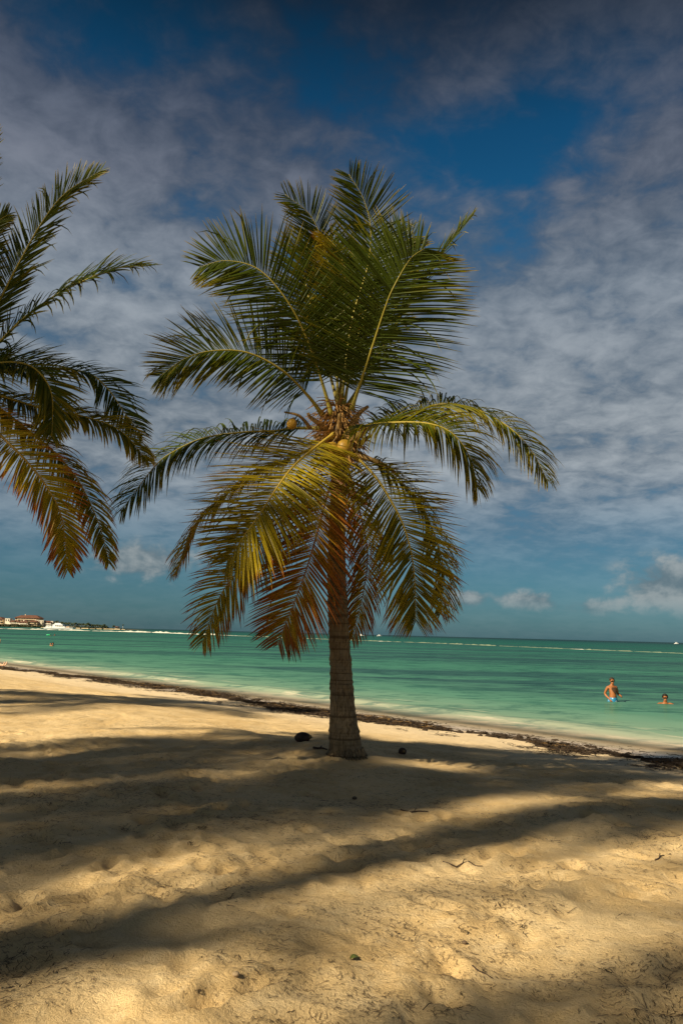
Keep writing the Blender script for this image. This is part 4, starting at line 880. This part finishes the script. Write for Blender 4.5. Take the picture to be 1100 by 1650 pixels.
hotel(49, 62, 3.4, 8.6, 'darker cream villa with red roof right of the stepped villa', WALL2, 2.6, 2, 0)  # wall in the darker cream render
hotel(58.5, 63.5, 5, 11, 'slim pale stair tower beside the white right hand hotel', WALL, 0, 2, 25, True, cols=1)
hotel(64.5, 72, 2.8, 11.0, 'tall white flat roofed block at the left of the right hand hotel', WALL, 0, 3, 8, True)
hotel(72.5, 84, 3.0, 8.6, 'white right hand hotel with small red roof', WALL, 2.4, 2, 12)
hotel(83.8, 87.5, 4.0, 10.0, 'slim white end tower at the right end of the hotels', WALL, 0, 2, 16, True, cols=1)
hotel(187.3, 191.2, 1.6, 3.8, 'lone little white house near the tip of the point', WALL, 1.2, 1, 0, cols=2, group=None, name='small_house')
# palms and bushes of the point, far away
PALMG = simple('far_palm_leaf', (.035, .05, .014), .7, .4, 1.0); PALMT = simple('far_palm_trunk', (.16, .12, .07), .9, .2, 1)
def far_crown(seed):
    r_ = random.Random(seed); mb = MB()
    for k in range(15):
        th = k*2.4+r_.uniform(-.3, .3); e = r_.uniform(-.5, 1.1); L = r_.uniform(2.6, 3.7); p = np.array([0, 0, 0.]); V = []; n = 5; dv = np.array([math.cos(th), math.sin(th), 0]); sd = np.array([-dv[1], dv[0], 0])
        for i in range(n+1):
            q = i/n; wd = .75*math.sin(math.pi*min(1, .12+q*.85)); V += [p+sd*wd+np.array([0, 0, -.45*wd]), p.copy(), p-sd*wd+np.array([0, 0, -.45*wd])]
            p = p+(dv*math.cos(e)+np.array([0, 0, math.sin(e)]))*L/n; e -= .36
        mb.add(V, [(3*i+a, 3*i+3+a, 3*i+4+a, 3*i+1+a) for i in range(n) for a in (0, 1)])
    return mb
crowns = [mesh('crown', (c := far_crown(s_)).V, c.F, PALMG) for s_ in (1, 2, 3)]
trunks = []
for s_ in (1, 2, 3): mb = MB(); mb.tube([(0, 0, -1.07), (.1*s_, 0, -.5), (.3*s_-.5, 0, 0.0)], [.035, .024, .02], 6); trunks.append(mb)
def far_palm(px, hpx, lab, dy=10.0, group='palm trees on the point', sc_=1.0, tr=PALMT):
    h = hz(hpx); o = thing('palm_tree', lab, 'palm tree', (hx(px)*(HD+dy)/HD, HD+dy, 1.2), 0, group); mb = MB(); bend = random.uniform(-.6, .6)
    mb.tube([(0, 0, -1.5), (bend*.2, 0, h*.4), (bend, 0, h*.78)], [.30, .2, .17], 6); mb.build('trunk', tr, o, True)
    c = link('crown', random.choice(crowns), o, (bend, 0, h*.78)); c.scale = (sc_,)*3; c.rotation_euler = (0, 0, random.uniform(0, 6.28)); return o
random.seed(31)
for k in range(46):
    px = 88+86*((k+.5)/46)+random.uniform(-1, 1); far_palm(px, np.interp(px, [86, 90, 105, 125, 150, 172, 178], [9.5, 10.2, 8.8, 7.8, 6.6, 4.6, 3.5])*random.uniform(.82, 1.15), 'palm tree in the dark grove right of the hotels on the point', random.uniform(2, 45))
for px, hp in ((92, 12.0), (143, 9.4), (168, 7.2), (183.5, 5.6)): far_palm(px, hp, {92: 'tallest palm at the left end of the grove beside the white hotels', 143: 'palm standing above the middle of the grove on the point', 168: 'palm standing above the right end of the grove', 183.5: 'single palm between the grove and the little white house'}[px], 12, sc_=1.15)
far_palm(198.3, 8.4, 'lone palm with a pale trunk at the very tip of the point', 6, None, .75, simple('pale_trunk', (.6, .55, .42), .8, .1))
for px, hp in ((3, 7.2), (25, 9.5), (46.5, 9.0), (57, 7), (69, 7.5), (-14, 9)): far_palm(px, hp, 'palm tree growing among the hotels on the point', random.uniform(-4, 4), 'palm trees among the hotels', .8)
mb = MB(); rs = np.random.default_rng(5)
for k in range(1500):
    px = rs.uniform(-45, 192); top = np.interp(px, [-45, 0, 40, 66, 80, 90, 120, 160, 180, 200], [5, 5, 3.6, 3.4, 3.0, 6.0, 5.2, 4.2, 1.6, .8]); x = hx(px); y = HD+(rs.uniform(-4, 3) if px < 88 else rs.uniform(-2, 40)); z = hz(rs.uniform(.5, top)*rs.uniform(.5, 1)); r = rs.uniform(.7, 1.6)
    V = [(x+r*rs.uniform(-1, 1), y+r*rs.uniform(-1, 1), z+r*rs.uniform(-.7, .9)) for _ in range(6)]; mb.add(V, [(0, 1, 2), (2, 3, 4), (4, 5, 0), (1, 3, 5)])
tag(mb.build('shore_scrub', PALMG), 'dark scrub along the foot of the hotels and palms on the point', 'bushes', kind='stuff')
